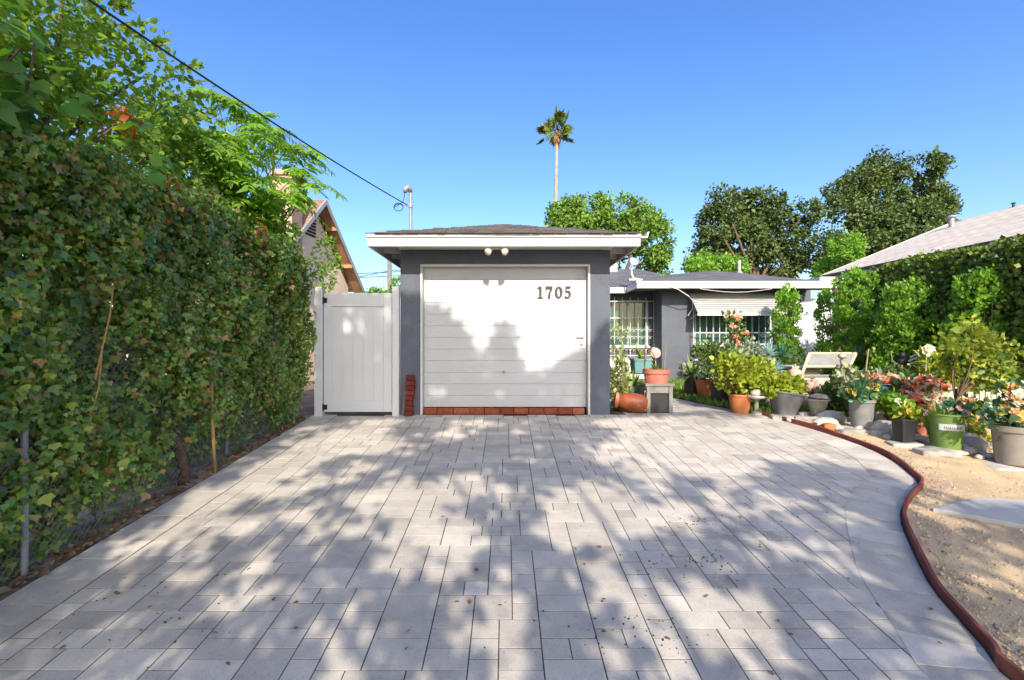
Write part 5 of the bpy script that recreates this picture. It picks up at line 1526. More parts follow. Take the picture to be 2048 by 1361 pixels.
plant('wispy_shrub', 'wispy olive shrub growing from the charcoal pot', [((top.x - .12, top.y, top.z + .3), (.28, .22, .28)), ((top.x - .2, top.y, top.z + .5), (.2, .18, .18)), ((top.x + .1, top.y, top.z + .35), (.24, .2, .28))], 'weed', 150, 10, .06, (.04, .075), root=tuple(top))
_, top, rt, h = pot('clay_bowl', 'wide orange clay bowl of yellow-green succulent', 1480, 826, 48, 36, 38, M['terra'], rim=.03, wob=.015)
plant('jade_plant', 'large yellow-green jade bush in the orange clay bowl', [((top.x - .05, top.y, top.z + .22), (.28, .24, .2)), ((top.x - .1, top.y, top.z + .40), (.27, .22, .18)), ((top.x + .17, top.y, top.z + .3), (.25, .2, .24)), ((top.x + .30, top.y - .05, top.z + .12), (.16, .16, .14))], 'jade', 190, 12, .05, (.045, .075), root=tuple(top), wd=1.3)
plant('grey_shrub', 'silvery grey-green shrub below the barred window', [((X(1455, 9.3), 9.3, .6), (.35, .3, .35)), ((X(1500, 9.4), 9.4, .7), (.3, .3, .35))], 'silver', 150, 12, .07, (.05, .09), root=(X(1470, 9.3), 9.3, 0))
plant('rose_bush', 'tall thin rose bush with red blooms before the barred window', [((X(1462, 10.4), 10.4, 1.35), (.18, .15, .4)), ((X(1478, 10.4), 10.4, .9), (.25, .2, .4))], 'weed', 55, 9, .07, (.06, .09), root=(X(1470, 10.4), 10.4, 0), fl=('fl_red', 9, .07))
_, top, rt, h = pot('planter', 'dark grey slatted planter leaning at the corner of the drive', 1566, 832, 64, 40, 46, M['grey_pot'], tilt=(0, R(9)), sq=5, rim=.025)
plant('jade_plant', 'yellow-green jade bush spilling over the leaning grey planter', [((top.x - .13, top.y, top.z + .05), (.2, .16, .12)), ((top.x + .0, top.y, top.z + .12), (.15, .14, .11)), ((top.x + .10, top.y, top.z + .06), (.1, .12, .09))], 'jade', 75, 12, .045, (.05, .08), root=tuple(top), wd=1.4)
t = thing('bird_bath', 'little pale stone bird bath beside the orange bowl', 'bird bath', gp(1513, 829))
x, y, z = gp(1513, 829)
b = MB(); b.lathe([(.08, 0), (.07, .03), (.03, .05), (.028, .2), (.05, .22)], (x, y, z), 14); b.build('pedestal', M['stone'], t, smooth=True)
b = MB(); b.lathe([(.05, .22), (.14, .25), (.15, .28), (.13, .28), (.08, .26), (0, .255)], (x, y, z), 16); b.build('basin', M['white_stone'], t, smooth=True)
b = MB(); b.ball((x, y, z + .31), (.09, .08, .06), 10, 7, .12); b.build('stone_cap', M['white_stone'], t, smooth=True)
# blue-green rosettes in a dark urn, behind
_, top, rt, h = pot('urn', 'tall dark urn of blue-green rosettes near the white gate', 0, 0, 50, 30, 70, M['taupe_pot'], base=(X(1540, 8.0), 8.0, 0))
rosette('blue_agave', 'pale blue rosette cluster at the front of the urn', (X(1548, 7.75), 7.75, .62), 46, .2, 'blue', wd=1.7, e0=-.1, e1=1.4, droop=.0)
rosette('blue_agave', 'pale silver-blue rosette tucked left of the larger one', (X(1534, 7.8), 7.8, .60), 36, .16, 'blue', wd=1.8, e0=-.1, e1=1.4, droop=.0)
rosette('teal_agave', 'stiff teal agave above the pale blue rosettes', (X(1562, 8.1), 8.1, .82), 40, .30, 'teal', wd=1.2, e0=-.2, e1=1.35, droop=.05)
rosette('silver_agave', 'silvery agave left of the teal one, topping the urn', (X(1538, 8.1), 8.1, .86), 34, .24, 'blue', wd=1.2, e0=-.2, e1=1.35, droop=.05)
_, t2, _, _ = pot('plant_pot', 'slate pot below the pale blue rosettes', 0, 0, 44, 34, 62, M['stone'], base=(X(1546, 7.75), 7.75, 0))
# rock garden in the middle
RK = [(1600, 800, 7.6, .20, .15, 'pink_stone', 'flat pinkish rock at the foot of the rock heap'), (1622, 772, 7.5, .13, .11, 'pink_stone', 'rounded pink rock left of the twin pink rocks'), (1644, 776, 7.4, .15, .13, 'pink_stone', 'largest pink rock, faceted, in front of the lounge seat'),
      (1590, 752, 7.9, .17, .12, 'pink_stone', 'red-veined rock under the pale blue rosettes'), (1665, 795, 7.5, .17, .16, 'stone', 'grey rock below the driftwood bird'), (1690, 790, 7.6, .16, .15, 'stone', 'tan rock beside the driftwood bird'), (1630, 800, 7.6, .22, .16, 'stone', 'broad brown-grey rock supporting the pink rocks')]
for (px, py, yy, rr, rh, mt_, lab) in RK:
    rock('garden_rock', lab, (X(px, yy), yy, max(rh, Z(py, yy))), (rr, rr * .8, rh), M[mt_], rot=random.random() * 3, group='rocks of the rock heap')
b = MB()
for k in range(7): b.ball((X(1585 + 20 * k, 7.75), 7.75 + .05 * (k % 2), .16), (.17, .2, .2), 10, 7, .15)
plant('dry_creeper', 'dry brown creeper threaded through the rock heap', [((X(1600 + 25 * k, 7.55), 7.5, .33), (.16, .1, .12)) for k in range(4)], 'dry', 50, 8, .05, (.03, .06), root=(X(1640, 7.5), 7.5, .05))
rock('mound', 'low brown earth mound under the rock heap', (X(1640, 7.9), 7.9, .1), (.85, .3, .26), M['dirt'], cat='mound', jit=.08)
# lounge seat
yl = 8.9
t = thing('lounge_seat', 'cream-framed patio glider with grey sling seat and back', 'lounge seat', (X(1655, yl), yl, 0))
xl0, xl1 = X(1600, yl), X(1712, yl)
def quadframe(b, a, c, d, e, r=.022):
    for p, q in ((a, c), (c, d), (d, e), (e, a)): b.tube([p, q], r, 6)
bt0, bt1, bb0, bb1 = (X(1622, yl + .35), yl + .4, .83), (X(1716, yl + .35), yl + .4, .83), (X(1606, yl), yl + .05, .42), (X(1694, yl), yl + .05, .42)
b = MB(); quadframe(b, bt0, bt1, bb1, bb0, .028); mid0 = Vector(bt0).lerp(Vector(bb0), .6); mid1 = Vector(bt1).lerp(Vector(bb1), .6); b.tube([mid0, mid1], .025, 6); b.build('back_frame', M['cream'], t)
b = MB(); b.add([bt0, bt1, tuple(mid1), tuple(mid0)], [(0, 1, 2, 3)]); b.add([(p[0], p[1] + .006, p[2]) for p in (bt0, bt1, tuple(mid1), tuple(mid0))], [(3, 2, 1, 0)]); b.build('back_sling', M['sling'], t)
s0, s1 = (X(1590, yl - .5), yl - .5, .40), (X(1690, yl - .5), yl - .5, .40)
b = MB(); quadframe(b, bb0, bb1, s1, s0, .028); b.build('seat_frame', M['cream'], t)
b = MB(); b.add([bb0, bb1, s1, s0], [(0, 3, 2, 1)]); b.add([(p[0], p[1], p[2] - .006) for p in (bb0, bb1, s1, s0)], [(0, 1, 2, 3)]); b.build('seat_sling', M['sling'], t)
for q in (s0, s1, bb0, bb1):
    b = MB(); b.tube([q, (q[0], q[1], .0)], .02, 6); b.build('leg', M['cream'], t)
for q0, q1, q2 in ((s0, bb0, bt0), (s1, bb1, bt1)):
    b = MB(); b.tube([q0, (q0[0], q0[1], .60), (q1[0], q1[1] + .2, .62)], .02, 6); b.build('arm', M['cream'], t)
t = thing('low_box', 'low beige storage box left of the lounge seat', 'box', (X(1605, 9.3), 9.3, 0))
b = MB(); b.box(X(1588, 9.3), X(1640, 9.3), 9.3, 9.75, 0, .52); b.build('body', M['cream'], t, bevel=.01); b = MB(); b.box(X(1583, 9.3), X(1643, 9.3), 9.27, 9.78, .522, .58); b.build('lid', M['white_stone'], t, bevel=.01)
# driftwood bird
yy = 7.2; xb = X(1690, yy)
t = thing('driftwood_bird', 'grey driftwood sculpture like a standing bird among the rocks', 'sculpture', (xb, yy, .1))
b = MB(); b.tube([(xb - .02, yy, .0), (xb - .03, yy, .3), (xb - .04, yy, .55), (xb - .03, yy, .72), (xb - .06, yy, .80)], [.04, .07, .055, .03, .022], 10)
for v in range(len(b.v)): b.v[v] = tuple(np.array(b.v[v]) + np.random.normal(0, .006, 3))
b.build('body', M['wood_grey'], t, smooth=True)
b = MB(); b.ball((xb - .05, yy - .01, .85), (.055, .05, .045), 12, 8, .15); b.tube([(xb - .04, yy - .03, .85), (xb + .0, yy - .1, .82)], [.018, .005], 6); b.build('head', mk('bleached_wood', (.46, .40, .30), .9, .25, 18, .4, 50), t, smooth=True)
for k in range(4):
    b = MB(); b.tube([(xb + .02, yy - .02, .62 - .1 * k), (xb + .12, yy - .03, .46 - .09 * k), (xb + .2 + .04 * (k % 2), yy - .02, .3 - .06 * k)], [.03, .04, .008], 6); b.build('feather', M['wood_grey'] if k % 2 else M['bark'], t)
# front row of pots on stones
block('concrete_block', 'pale concrete block under the leaning grey planter', 1575, 842, 60, 10, .16, M['stone'], rot=-.2)
block('concrete_block', 'long pale concrete edging block left of the stone bowl', 1618, 846, 56, 12, .15, M['stone'], rot=-.18)
_, top, rt, h = pot('stone_bowl', 'beige stoneware bowl with dark rim near the kerb', 0, 0, 48, 26, 33, M['beige_pot'], base=(gp(1635, 838)[0], gp(1635, 838)[1], gp(1635, 838)[2] + .05), rim=.025)
rock('garden_rock', 'flat pebble-topped stone resting in the beige bowl', (top.x + .02, top.y, top.z + .02), (.13, .11, .05), M['stone'])
rock('garden_rock', 'white-flecked stone in front of the beige bowl', (gp(1652, 856)[0], gp(1652, 856)[1], gp(1652, 856)[2] + .06), (.16, .12, .08), M['white_stone'])
plant('flowering_plant', 'loose pale yellow flowering plant between the bowl and grey pot', [((X(1672, 6.9), 6.9, .30), (.16, .15, .25)), ((X(1680, 6.9), 6.9, .1), (.14, .14, .12))], 'weed', 70, 9, .05, (.05, .09), root=(X(1675, 6.9), 6.9, 0), fl=('fl_yellow', 12, .04))
block('brick', 'orange brick lying beside the tall grey pot', 1668, 866, 36, 17, .12, M['terra'], rot=-.2)
rock('garden_rock', 'blocky whitish stone behind the orange brick', (gp(1672, 850)[0], gp(1672, 850)[1] + .1, gp(1672, 850)[2] + .07), (.2, .12, .11), M['white_stone'])
g = gp(1723, 868)
block('concrete_block', 'rough concrete block carrying the tall grey pot', 1722, 874, 74, 14, .34, M['stone'], rot=-.12)
rock('garden_rock', 'small whitish rubble beside the tall grey pot', (gp(1750, 872)[0], gp(1750, 872)[1], gp(1750, 872)[2] + .03), (.09, .08, .05), M['white_stone'])
zt = gp(1722, 874)[2] + 14 * gp(1722, 874)[1] / F
_, top, rt, h = pot('plant_pot', 'tall smooth grey plastic pot on a concrete block', 0, 0, 54, 44, 56, M['grey_pot'], base=(X(1723, 6.05), 6.05, zt), rim=.04)
plant('mixed_plant', 'blue-green plant with yellow sprigs in the tall grey pot', [((top.x - .06, top.y, top.z + .08), (.14, .14, .1)), ((top.x + .08, top.y, top.z + .1), (.14, .14, .1))], 'teal', 46, 9, .045, (.04, .068), root=tuple(top), fl=('fl_yellow', 22, .035))
plant('white_bloom_plant', 'white and lime blooms rising behind the tall grey pot', [((X(1695, 6.5), 6.5, .55), (.13, .1, .14)), ((X(1720, 6.5), 6.5, .48), (.13, .1, .12))], 'pale', 34, 9, .05, (.05, .08), root=(X(1705, 6.5), 6.5, 0), fl=('fl_white', 10, .05))
# terracotta pedestal with the flower wagon
yy = 6.85; xc = X(1768, yy)
t = thing('flue_block', 'square orange clay flue block under the flower bowl', 'clay block', (xc, yy, 0))
b = MB(); b.box(xc - .20, xc + .06, yy - .06, yy + .2, 0, .30); b.box(xc + .1, xc + .2, yy - .05, yy + .2, 0, .22); b.v = b.v
b.build('block', M['terra'], t, bevel=.012)
t2 = thing('flower_bowl', 'wide dark wire bowl heaped with orange and pink flowers', 'flower bowl', (xc, yy, .30))
b = MB(); b.lathe([(0, .0), (.1, .01), (.2, .06), (.27, .15), (.285, .17), (.27, .17), (.18, .09), (0, .05)], (xc, yy, .301), 26); b.build('bowl', M['wire'], t2, smooth=True)
b = MB(); b.tube([(xc + .275 * math.cos(a), yy + .275 * math.sin(a), .47) for a in np.linspace(0, 2 * math.pi, 25)], .014, 6); b.build('rim', M['wire'], t2)
b = MB(); b.obox((xc - .03, yy - .12, .515), (.34, .12, .06), (.1, .08, -.1)); b.build('tray', M['orange_tray'], t2, bevel=.012)
P = [np.array([xc + random.uniform(-.22, .22), yy + random.uniform(-.2, .1), .50 + random.uniform(0, .08)]) for _ in range(34)]
flowers(t2, 'fl_pink', P[:18], .05); flowers(t2, 'fl_orange', P[18:], .05)
rosette('lettuce_plant', 'pale green leafy plant crowning the flower bowl', (xc - .04, yy + .08, .52), 26, .2, 'silver', wd=3.2, e0=.1, e1=1.4)
for (px, zz, yy2, lab) in ((1722, .95, 7.6, 'thin bare stick leaning left of the flower bowl'), (1790, .82, 7.2, 'thin bare stick slanting right of the flower bowl')):
    b = MB(); b.tube([(X(px, yy2), yy2, 0), (X(px, yy2) + .12, yy2, zz)], .009, 5); tag(b.build('stick', M['wood'], origin=(X(px, yy2), yy2, 0)), lab, 'stick')
rock('garden_rock', 'dark round stone ball left of the flower bowl', (X(1722, 7.4), 7.4, .5), (.13, .12, .09), M['black'])
b = MB(); b.lathe([(.1, 0), (.07, .2), (.06, .41)], (X(1722, 7.4), 7.4, 0), 12); tag(b.build('pedestal', M['wood_grey'], origin=(X(1722, 7.4), 7.4, 0)), 'small pedestal beneath the dark stone ball', 'pedestal')
t = thing('metal_stool', 'tiny yellow-topped metal stool before the lounge seat', 'stool', (X(1722, 6.75), 6.75, 0))
b = MB(); b.lathe([(0, .57), (.06, .57), (.06, .6), (0, .602)], (X(1722, 6.75), 6.75, 0), 12); b.build('top', M['fl_yellow'], t)
for dx in (-.05, .05):
    b = MB(); b.tube([(X(1722, 6.75) + dx * .6, 6.75, .57), (X(1722, 6.75) + dx * 1.6, 6.75, 0)], .008, 5); b.build('leg', M['galv'], t)
# coral bouquet
yy = 6.45; xc = X(1835, yy)
_, top, rt, h = pot('clay_pot', 'low brown clay pot of coral flowers', 0, 0, 70, 54, 44, M['terra_red'], base=(xc, yy, gz(yy)), rim=.03)
t = plant('coral_flowers', 'mass of coral, pink and white flowers over a clay pot', [((xc - .02, yy, .47), (.26, .16, .13)), ((xc + .20, yy, .44), (.18, .14, .11)), ((xc - .18, yy - .05, .32), (.14, .12, .12))], 'weed', 45, 9, .06, (.05, .09), root=tuple(top), fl=('fl_red', 70, .06))
flowers(t, 'fl_white', [np.array([xc + random.uniform(-.2, .4), yy - random.uniform(.05, .2), random.uniform(.25, .5)]) for _ in range(16)], .05)
flowers(t, 'fl_pink', [np.array([xc + random.uniform(-.3, .3), yy - random.uniform(.05, .2), random.uniform(.3, .55)]) for _ in range(16)], .05)
# metal animal on a stake
yy = 6.9; xs = X(1808, yy)
t = thing('metal_sculpture', 'dark wire animal sculpture with pale stripes above the flowers', 'sculpture', (xs, yy, 0))
b = MB(); b.tube([(xs - .05, yy, 0), (xs - .04, yy, .66)], .008, 5); b.build('stake', M['black'], t)
b = MB(); b.ball((xs, yy, .78), (.09, .05, .055), 12, 8, .2); b.ball((xs - .03, yy - .01, .87), (.045, .04, .045), 10, 7, .1); b.build('body', M['black'], t, smooth=True)
for k in range(3):
    b = MB(); b.tube([(xs - .03 + .02 * k, yy - .09, .74 + .05 * k), (xs + .08, yy - .10, .78 + .05 * k), (xs + .15, yy - .07, .86 + .04 * k), (xs + .22, yy - .05, .84 + .04 * k)], .013, 6); b.build('stripe', M['white_stone'], t)
b = MB(); b.tube([(xs - .1, yy, .74), (xs - .17, yy, .8), (xs - .19, yy, .92)], .008, 5); b.build('tail', M['wood_grey'], t)
# white bloom on a stake
yy = 6.6; xs = X(1853, yy)
t = thing('flower_ornament', 'large white flower ornament on a slender stake', 'ornament', (xs, yy, 0))
b = MB(); b.tube([(xs - .04, yy, gz(yy)), (xs - .02, yy, .5), (xs, yy, .92)], .009, 6); b.build('stake', M['wood'], t)
P = []; D = []; N = []; ss = []
for L in range(4):
    for k in range(8):
        a = k * math.pi / 4 + L * .4; d = np.array([math.cos(a), -.25 - .35 * L, math.sin(a)])
        P.append((xs, yy - .01 * L, .97)); D.append(d); N.append((0, -1, .2)); ss.append(.085 - .015 * L)
leaves('petals', M['fl_white'], P, D, N, np.array(ss), 'petal', t)
plant('dry_grass_plant', 'straw-coloured feathery plant beside the yellow sapling', [((X(1862, 6.7), 6.7, .72), (.12, .1, .2))], 'jade', 30, 8, .06, (.09, .16), templ='lance', root=(X(1862, 6.7), 6.7, 0), fl=('fl_white', 4, .05))
# black square pot
g = gp(1808, 896)
block('concrete_block', 'long dark-stained concrete edging before the square black pot', 1825, 899, 76, 11, .2, M['concrete'], rot=-.22)
zt = gp(1825, 899)[2] + 11 * gp(1825, 899)[1] / F
_, top, rt, h = pot('plant_pot', 'small square black plastic nursery pot', 0, 0, 42, 32, 47, M['blackp'], base=(X(1808, 5.5), 5.5, zt), sq=7, rim=.03)
plant('yellow_sprig', 'yellow-green sprig in the small square black pot', [((top.x + .03, top.y, top.z + .05), (.09, .08, .06))], 'jade', 22, 8, .035, (.04, .07), root=tuple(top), fl=('fl_yellow', 5, .035))
t = thing('strap_leaf', 'long drooping strap leaf hanging from the square black pot', 'plant', tuple(top))
b = MB()
for k, (dx, L) in enumerate(((.10, .42), (.05, .30))):
    base = len(b.v); m_ = 10
    for i in range(m_):
        q = i / (m_ - 1); w_ = .028 * math.sin(math.pi * (.15 + .85 * q)) + .002
        p = Vector((top.x + .03 + (dx + .11) * q ** .6, top.y - .1 - .03 * q, top.z + .06 * math.sin(q * 2.2) - L * q ** 2))
        b.v += [tuple(p - Vector((w_, 0, 0))), tuple(p + Vector((0, .008, 0))), tuple(p + Vector((w_, 0, 0)))]
    for i in range(m_ - 1):
        for j in (0, 1): b.f.append((base + i * 3 + j, base + i * 3 + j + 1, base + (i + 1) * 3 + j + 1, base + (i + 1) * 3 + j))
b.build('leaf_blades', M['aloe'], t, smooth=True)
rock('garden_rock', 'dark rounded boulder between the grey pot and black pot', (gp(1770, 870)[0], gp(1770, 870)[1], gp(1770, 870)[2] + .06), (.2, .14, .12), M['stone'])
# green bucket
g = gp(1893, 915)
block('concrete_block', 'mottled concrete edging under the green bucket', 1868, 917, 46, 14, .2, M['stone'], rot=-.1)
rock('garden_rock', 'rounded grey paving stone propping the green bucket', (g[0] + .05, g[1] + .12, g[2] + .03), (.25, .2, .055), M['stone'])
bz = g[2] + .075
x, y = X(1893, 5.25), 5.25
t = thing('green_bucket', 'bright green plastic bucket with a pale label band', 'bucket', (x, y, bz))
s_ = y / F; rt, rb, h = 28 * s_, 23.5 * s_, 68 * s_
b = MB(); b.lathe([(0, 0), (rb, 0), (rt, h), (rt - .012, h), (rb - .012, .05), (0, .05)], (x, y, bz), 32); b.build('body', M['green_pot'], t, smooth=True, auto=40)
b = MB(); b.lathe([(rt + .001, h - .02), (rt + .01, h - .018), (rt + .01, h), (rt - .012, h + .001)], (x, y, bz), 32); b.build('rim', M['green_pot'], t, smooth=True, auto=40)
b = MB(); seg = 24
f0, f1 = .54, .72
for k in range(seg):
    a0, a1 = -2.75 + 2.35 * k / seg, -2.75 + 2.35 * (k + 1) / seg
    q = []
    for a, f_ in ((a0, f0), (a1, f0), (a1, f1), (a0, f1)):
        r = rb + (rt - rb) * f_ + .003; q.append((x + r * math.cos(a), y + r * math.sin(a), bz + h * f_))
    b.add(q, [(0, 1, 2, 3)])
lb = b.build('label_band', M['label'], t)
b = MB(); pos = -2.45
for wd_, gp_ in ((.06, .03), (.10, .03), (.07, .03), (.09, .02), (.07, .03), (.10, .09), (.08, .03), (.06, .03), (.10, .03), (.07, .02)):
    q = []
    for a, f_ in ((pos, .58), (pos + wd_, .58), (pos + wd_ * .8, .67), (pos + wd_ * .15, .67)):
        r = rb + (rt - rb) * f_ + .0045; q.append((x + r * math.cos(a), y + r * math.sin(a), bz + h * f_))
    b.add(q, [(0, 1, 2, 3)]); pos += wd_ + gp_
b.build('print', M['label_ink'], lb)
b = MB(); b.lathe([(0, h - .05), (rt - .015, h - .055)], (x, y, bz), 20); b.build('soil', M['soil'], t)
topb = Vector((x, y, bz + h))
rosette('aloe', 'spiky pale aloe at the left of the green bucket', (topb.x - .09, topb.y - .02, topb.z - .05), 14, .26, 'aloe', e0=.65, e1=1.3)
plant('dark_succulent', 'dark purple-green succulent at the right of the green bucket', [((topb.x + .10, topb.y - .02, topb.z + .04), (.09, .09, .06))], 'teal', 24, 8, .03, (.04, .06), root=(topb.x + .1, topb.y, topb.z - .05), fl=('fl_pink', 6, .03))
# yellow sapling growing from the bucket
xt, yt = X(1912, 5.4), 5.4
t = thing('yellow_sapling', 'slender sapling with glowing yellow-green leaves above the green bucket', 'sapling', (xt, yt, topb.z - .05))
b = MB(); b.tube([(xt, yt, topb.z - .08), (xt + .01, yt, topb.z + .25), (xt - .01, yt, .46)], [.016, .014, .012], 7)
bl = []
for (px, py, r) in ((1905, 690, .13), (1940, 665, .13), (1960, 690, .16), (1985, 700, .15), (1930, 720, .15), (1975, 735, .17), (2000, 745, .13), (1900, 735, .11), (1945, 755, .13), (2010, 700, .08), (1948, 645, .07)):
    c = wp(px, py, yt + random.uniform(-.15, .25)); bl.append((c, (r, r, r * .8))); limb(b, (xt - .01, yt, .42), c, .009, .003, .12, 5)
b.build('trunk', M['twig'], t, smooth=True)
P, O = clumps(bl, 150, 9, .05, .2)
leaves('crown', M['yellow'], P, O + rdir(len(P)) + np.array([0, 0, -.2]), rdir(len(P)) + np.array([0, -.4, .6]), RNG.uniform(.045, .085, len(P)), 'oval', t, width=1.1)
P, O = clumps(bl[5:9], 30, 9, .07, .2)
leaves('inner_leaves', M['weed'], P, O + rdir(len(P)), rdir(len(P)) + np.array([0, -.4, .6]), RNG.uniform(.045, .08, len(P)), 'oval', t)
# white slatted crate, boulders behind the bucket
yy = 6.2
t = thing('white_planter', 'peeling white picket planter box behind the green bucket', 'planter', (X(1960, yy), yy, gz(yy)))
x0, x1 = X(1925, yy), X(2012, yy)
b = MB(); k = 0; xx = x0
while xx < x1:
    b.box(xx, xx + .062, yy, yy + .02, gz(yy) + .05, .40 + .04 * (k % 3 == 0) + .02 * math.sin(k * 2.1)); xx += .075; k += 1
b.build('pickets', M['white_stone'], t)
b = MB(); b.box(x0, x1 + .03, yy + .021, yy + .04, .05, .12); b.box(x0, x1 + .03, yy + .021, yy + .3, gz(yy), .04); b.build('box', M['white_stone'], t)
for (px, py, yy, rr, rh, mt_, lab) in ((1885, 800, 6.9, .30, .24, 'stone', 'big grey boulder behind the coral flowers'), (1855, 815, 6.7, .16, .14, 'stone', 'smaller grey boulder right of the coral flowers'), (1965, 862, 5.6, .15, .10, 'pink_stone', 'round tan stone in front of the white planter'), (1938, 880, 5.45, .17, .08, 'white_stone', 'flat whitish stone right of the green bucket'), (1948, 895, 5.3, .16, .09, 'stone', 'brown rough stone right of the green bucket'), (1925, 870, 5.75, .10, .12, 'white_stone', 'upright chalky stone behind the green bucket')):
    rock('garden_rock', lab, (X(px, yy), yy, max(gz(yy) + rh * .8, Z(py, yy))), (rr, rr * .75, rh), M[mt_], rot=random.random() * 3)
plant('marigold', 'little orange-yellow marigold between bucket and big pot', [((X(1945, 5.5), 5.5, .12), (.10, .08, .12)), ((X(1962, 5.4), 5.4, -.02), (.07, .07, .09))], 'jade', 26, 8, .04, (.04, .07), root=(X(1950, 5.5), 5.5, gz(5.5)), fl=('fl_orange', 12, .04))
plant('orange_daisies', 'orange and white daisies in front of the white planter', [((X(1930, 5.9), 5.9, .22), (.10, .08, .16))], 'weed', 20, 8, .05, (.04, .07), root=(X(1930, 5.9), 5.9, gz(5.9)), fl=('fl_orange', 10, .05))
b = MB(); b.obox((X(1968, 5.8), 5.8, .22), (.24, .12, .03), (0, .12, 0)); tag(b.build('wooden_board', M['bark'], origin=(X(1968, 5.8), 5.8, .2)), 'short dark board propped before the white planter', 'board')
# big pot at the edge of view
yy = 4.8; x = X(2028, yy); z = gz(yy)
block('concrete_block', 'white-topped concrete edging under the big taupe pot', 2035, 948, 90, 10, .3, M['white_stone'], rot=-.15)
_, top, rt, h = pot('plant_pot', 'largest taupe tub crowded with artificial flowers', 0, 0, 98, 82, 76, M['taupe_pot'], base=(x, yy, z + .04), rim=.06, lip=.015)
t = plant('artificial_flowers', 'artificial yellow, orange and white flowers with teal leaves in the taupe tub', [((top.x - .10, top.y - .05, top.z + .08), (.18, .15, .10)), ((top.x - .02, top.y, top.z + .25), (.14, .12, .2)), ((top.x + .15, top.y, top.z + .15), (.15, .15, .15))], 'teal', 44, 9, .05, (.045, .075), root=tuple(top), wd=1.3, fl=('fl_yellow', 18, .05))
flowers(t, 'fl_white', [np.array([top.x + random.uniform(-.12, .2), top.y - random.uniform(.05, .15), top.z + random.uniform(.1, .42)]) for _ in range(20)], .055)
flowers(t, 'fl_orange', [np.array([top.x + random.uniform(-.2, .15), top.y - random.uniform(.05, .18), top.z + random.uniform(.05, .4)]) for _ in range(16)], .048)
small = None
for k in range(26):
    px = 1590 + 430 * k / 25 + random.uniform(-10, 10); py = 846 + (px - 1590) * .205 + random.uniform(-14, 4)
    g_ = gp(px, py); r = random.uniform(.035, .075)
    if small is None:
        small = rock('small_stone', 'small pale rough stone lying among the front row of pots', (g_[0], g_[1], g_[2] + .03), (.06, .05, .04), M['white_stone'], group='small stones among the pots')
    else:
        o = small.copy(); COL.objects.link(o); o.location = (g_[0], g_[1], g_[2] + .01); o.rotation_euler = (0, 0, random.random() * 6); f_ = r / .06; o.scale = (f_, f_ * random.uniform(.7, 1.2), f_ * random.uniform(.7, 1.1))
_, top, rt, h = pot('plant_pot', 'small orange clay pot behind the beige bowl', 0, 0, 34, 24, 28, M['terra'], base=(X(1662, 7.25), 7.25, 0))
rosette('pale_rosette', 'pale green rosette in the small orange pot', (top.x, top.y, top.z - .01), 22, .14, 'silver', wd=1.8, e0=.1, e1=1.4, droop=0)
_, top, rt, h = pot('plant_pot', 'small white glazed pot between grey pot and flue block', 0, 0, 30, 22, 26, M['white_stone'], base=(X(1752, 6.5), 6.5, gz(6.5)))
rosette('pale_rosette', 'lime rosette in the small white glazed pot', (top.x, top.y, top.z - .01), 22, .13, 'jade', wd=1.8, e0=.1, e1=1.4, droop=0)
_, top, rt, h = pot('plant_pot', 'squat brown pot in front of the coral flowers', 0, 0, 36, 28, 26, M['terra_red'], base=(X(1842, 5.95), 5.95, gz(5.95)))
plant('pink_flowers', 'pink and white flowers in the squat brown pot', [((top.x, top.y, top.z + .07), (.12, .1, .09))], 'weed', 20, 8, .04, (.04, .07), root=tuple(top), fl=('fl_pink', 16, .045))
_, top, rt, h = pot('plant_pot', 'small black pot behind the square black pot', 0, 0, 34, 26, 34, M['blackp'], base=(X(1790, 6.0), 6.0, gz(6.0)))
plant('leafy_plant', 'glossy green leafy plant rising behind the square black pot', [((top.x, top.y, top.z + .14), (.12, .1, .16))], 'shrub', 30, 8, .04, (.06, .1), root=tuple(top), fl=('fl_white', 5, .045))
_, top, rt, h = pot('plant_pot', 'grey pot of white blooms under the yellow sapling', 0, 0, 40, 30, 36, M['grey_pot'], base=(X(1985, 5.6), 5.6, gz(5.6)))
plant('white_flowers', 'white and peach blooms in front of the picket planter', [((top.x, top.y, top.z + .12), (.14, .1, .13))], 'weed', 26, 8, .04, (.05, .08), root=tuple(top), fl=('fl_white', 18, .055))
# soft planting under the shrubs
plant('ground_shrub', 'yellowing low shrub under the broad hedge shrubs', [((X(1740 + 40 * k, 8.3), 8.3, .33), (.32, .2, .30)) for k in range(4)], 'weed', 240, 12, .07, (.05, .09), root=(X(1790, 8.3), 8.3, 0))
plant('ground_shrub', 'dry ochre undergrowth beneath the yellow sapling', [((X(1890 + 55 * k, 6.9), 6.9, .45), (.3, .2, .22)) for k in range(4)], 'jade', 120, 10, .07, (.05, .09), root=(X(1940, 6.9), 6.9, 0))
plant('ground_shrub', 'ragged green tuft at the foot of the white garden gate', [((X(1600, 10.2), 10.2, .45), (.2, .2, .4)), ((X(1640, 10.2), 10.2, .35), (.25, .2, .3))], 'weed', 70, 9, .07, (.06, .1), root=(X(1615, 10.2), 10.2, 0))
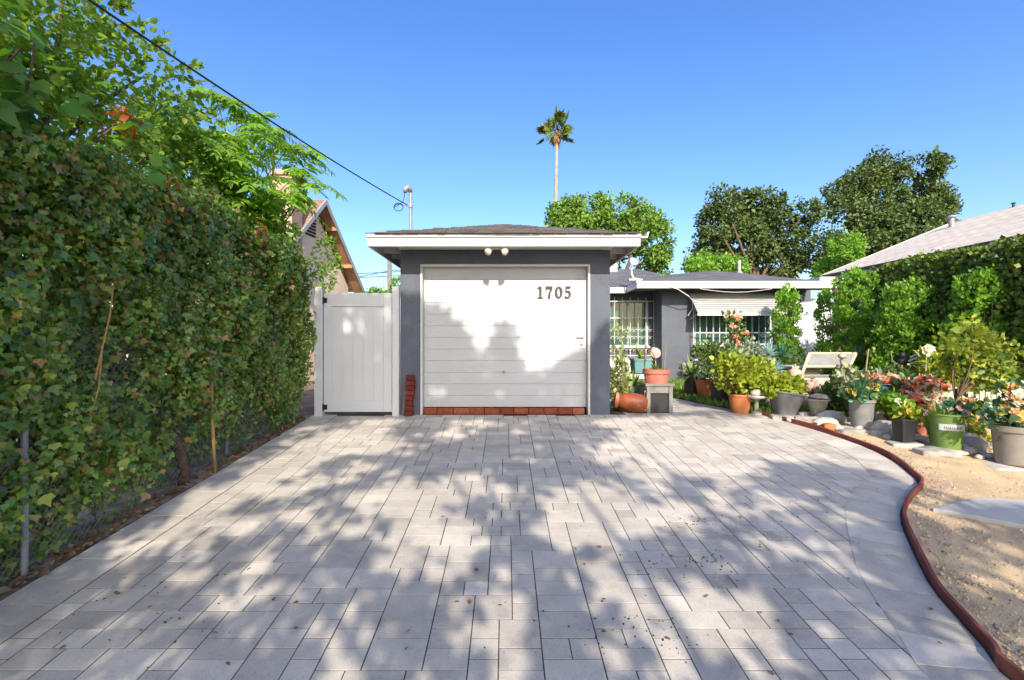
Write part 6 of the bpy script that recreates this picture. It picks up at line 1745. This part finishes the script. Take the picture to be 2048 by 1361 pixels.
# ------------------------------------------------------------------ dropped leaves on the drive
lf = leaves('fallen_leaf', M['dry'], [(-.03, 0, .006)], [(1, .3, .1)], [(0, .2, 1)], .06, 'oval', origin=(0, 0, 0))
spots = [(715, 950), (610, 1165), (550, 1200), (592, 1207), (300, 1217), (312, 1232), (327, 1250), (125, 1300), (280, 1265), (218, 1285), (990, 1155), (1000, 1215), (1205, 1267), (1170, 1130), (1275, 1145), (1335, 1282), (1415, 1195), (1347, 1240), (1520, 1227), (1555, 1245), (1580, 1270), (940, 1205), (912, 1207), (880, 1215), (815, 1300), (590, 1260), (500, 1140), (455, 1330), (1395, 1045), (1480, 1035), (1050, 1010), (1150, 1100), (1860, 1222), (1540, 1350), (1880, 1290), (360, 1240), (430, 1270), (520, 1180)]
for k in range(14):
    spots.append((random.uniform(60, 1700), 850 + 480 * random.random()))
for k, (px, py) in enumerate(spots):
    g = gp(px, py)
    o = lf if k == 0 else lf.copy()
    if k: COL.objects.link(o)
    sc = random.uniform(.35, .8)
    o.location = (g[0], g[1], g[2] + .004); o.rotation_euler = (random.uniform(-.3, .3), random.uniform(-.3, .3), random.uniform(0, 6.28)); o.scale = (sc, sc * random.uniform(.7, 1.2), sc)
    tag(o, 'small dry brown leaf lying on the grey pavers', 'leaf', 'dry leaves dropped on the drive')
b = MB()
for k in range(280):
    c = random.choice(((1395, 1045, 70, 20), (1410, 1125, 60, 22), (1370, 1130, 120, 50), (1330, 1280, 110, 60), (1200, 1250, 200, 80), (1250, 1000, 300, 100), (1560, 1100, 200, 80), (1600, 1000, 200, 60), (300, 1200, 250, 120)))
    px, py = random.gauss(c[0], c[2] * .5), random.gauss(c[1], c[3] * .5)
    if py < 840 or py > 1360: continue
    g = gp(px, py)
    if g[0] > right_edge(g[1]) - .05 or g[0] < -2.8: continue
    r = random.uniform(.002, .0055)
    b.obox((g[0], g[1], g[2] + r * .5 + .002), (r * random.uniform(1, 3), r, r * .8), (0, 0, random.random() * 3))
tag(b.build('litter', M['soil']), 'dark seeds and crumbs scattered over the pavers', 'litter', kind='stuff')
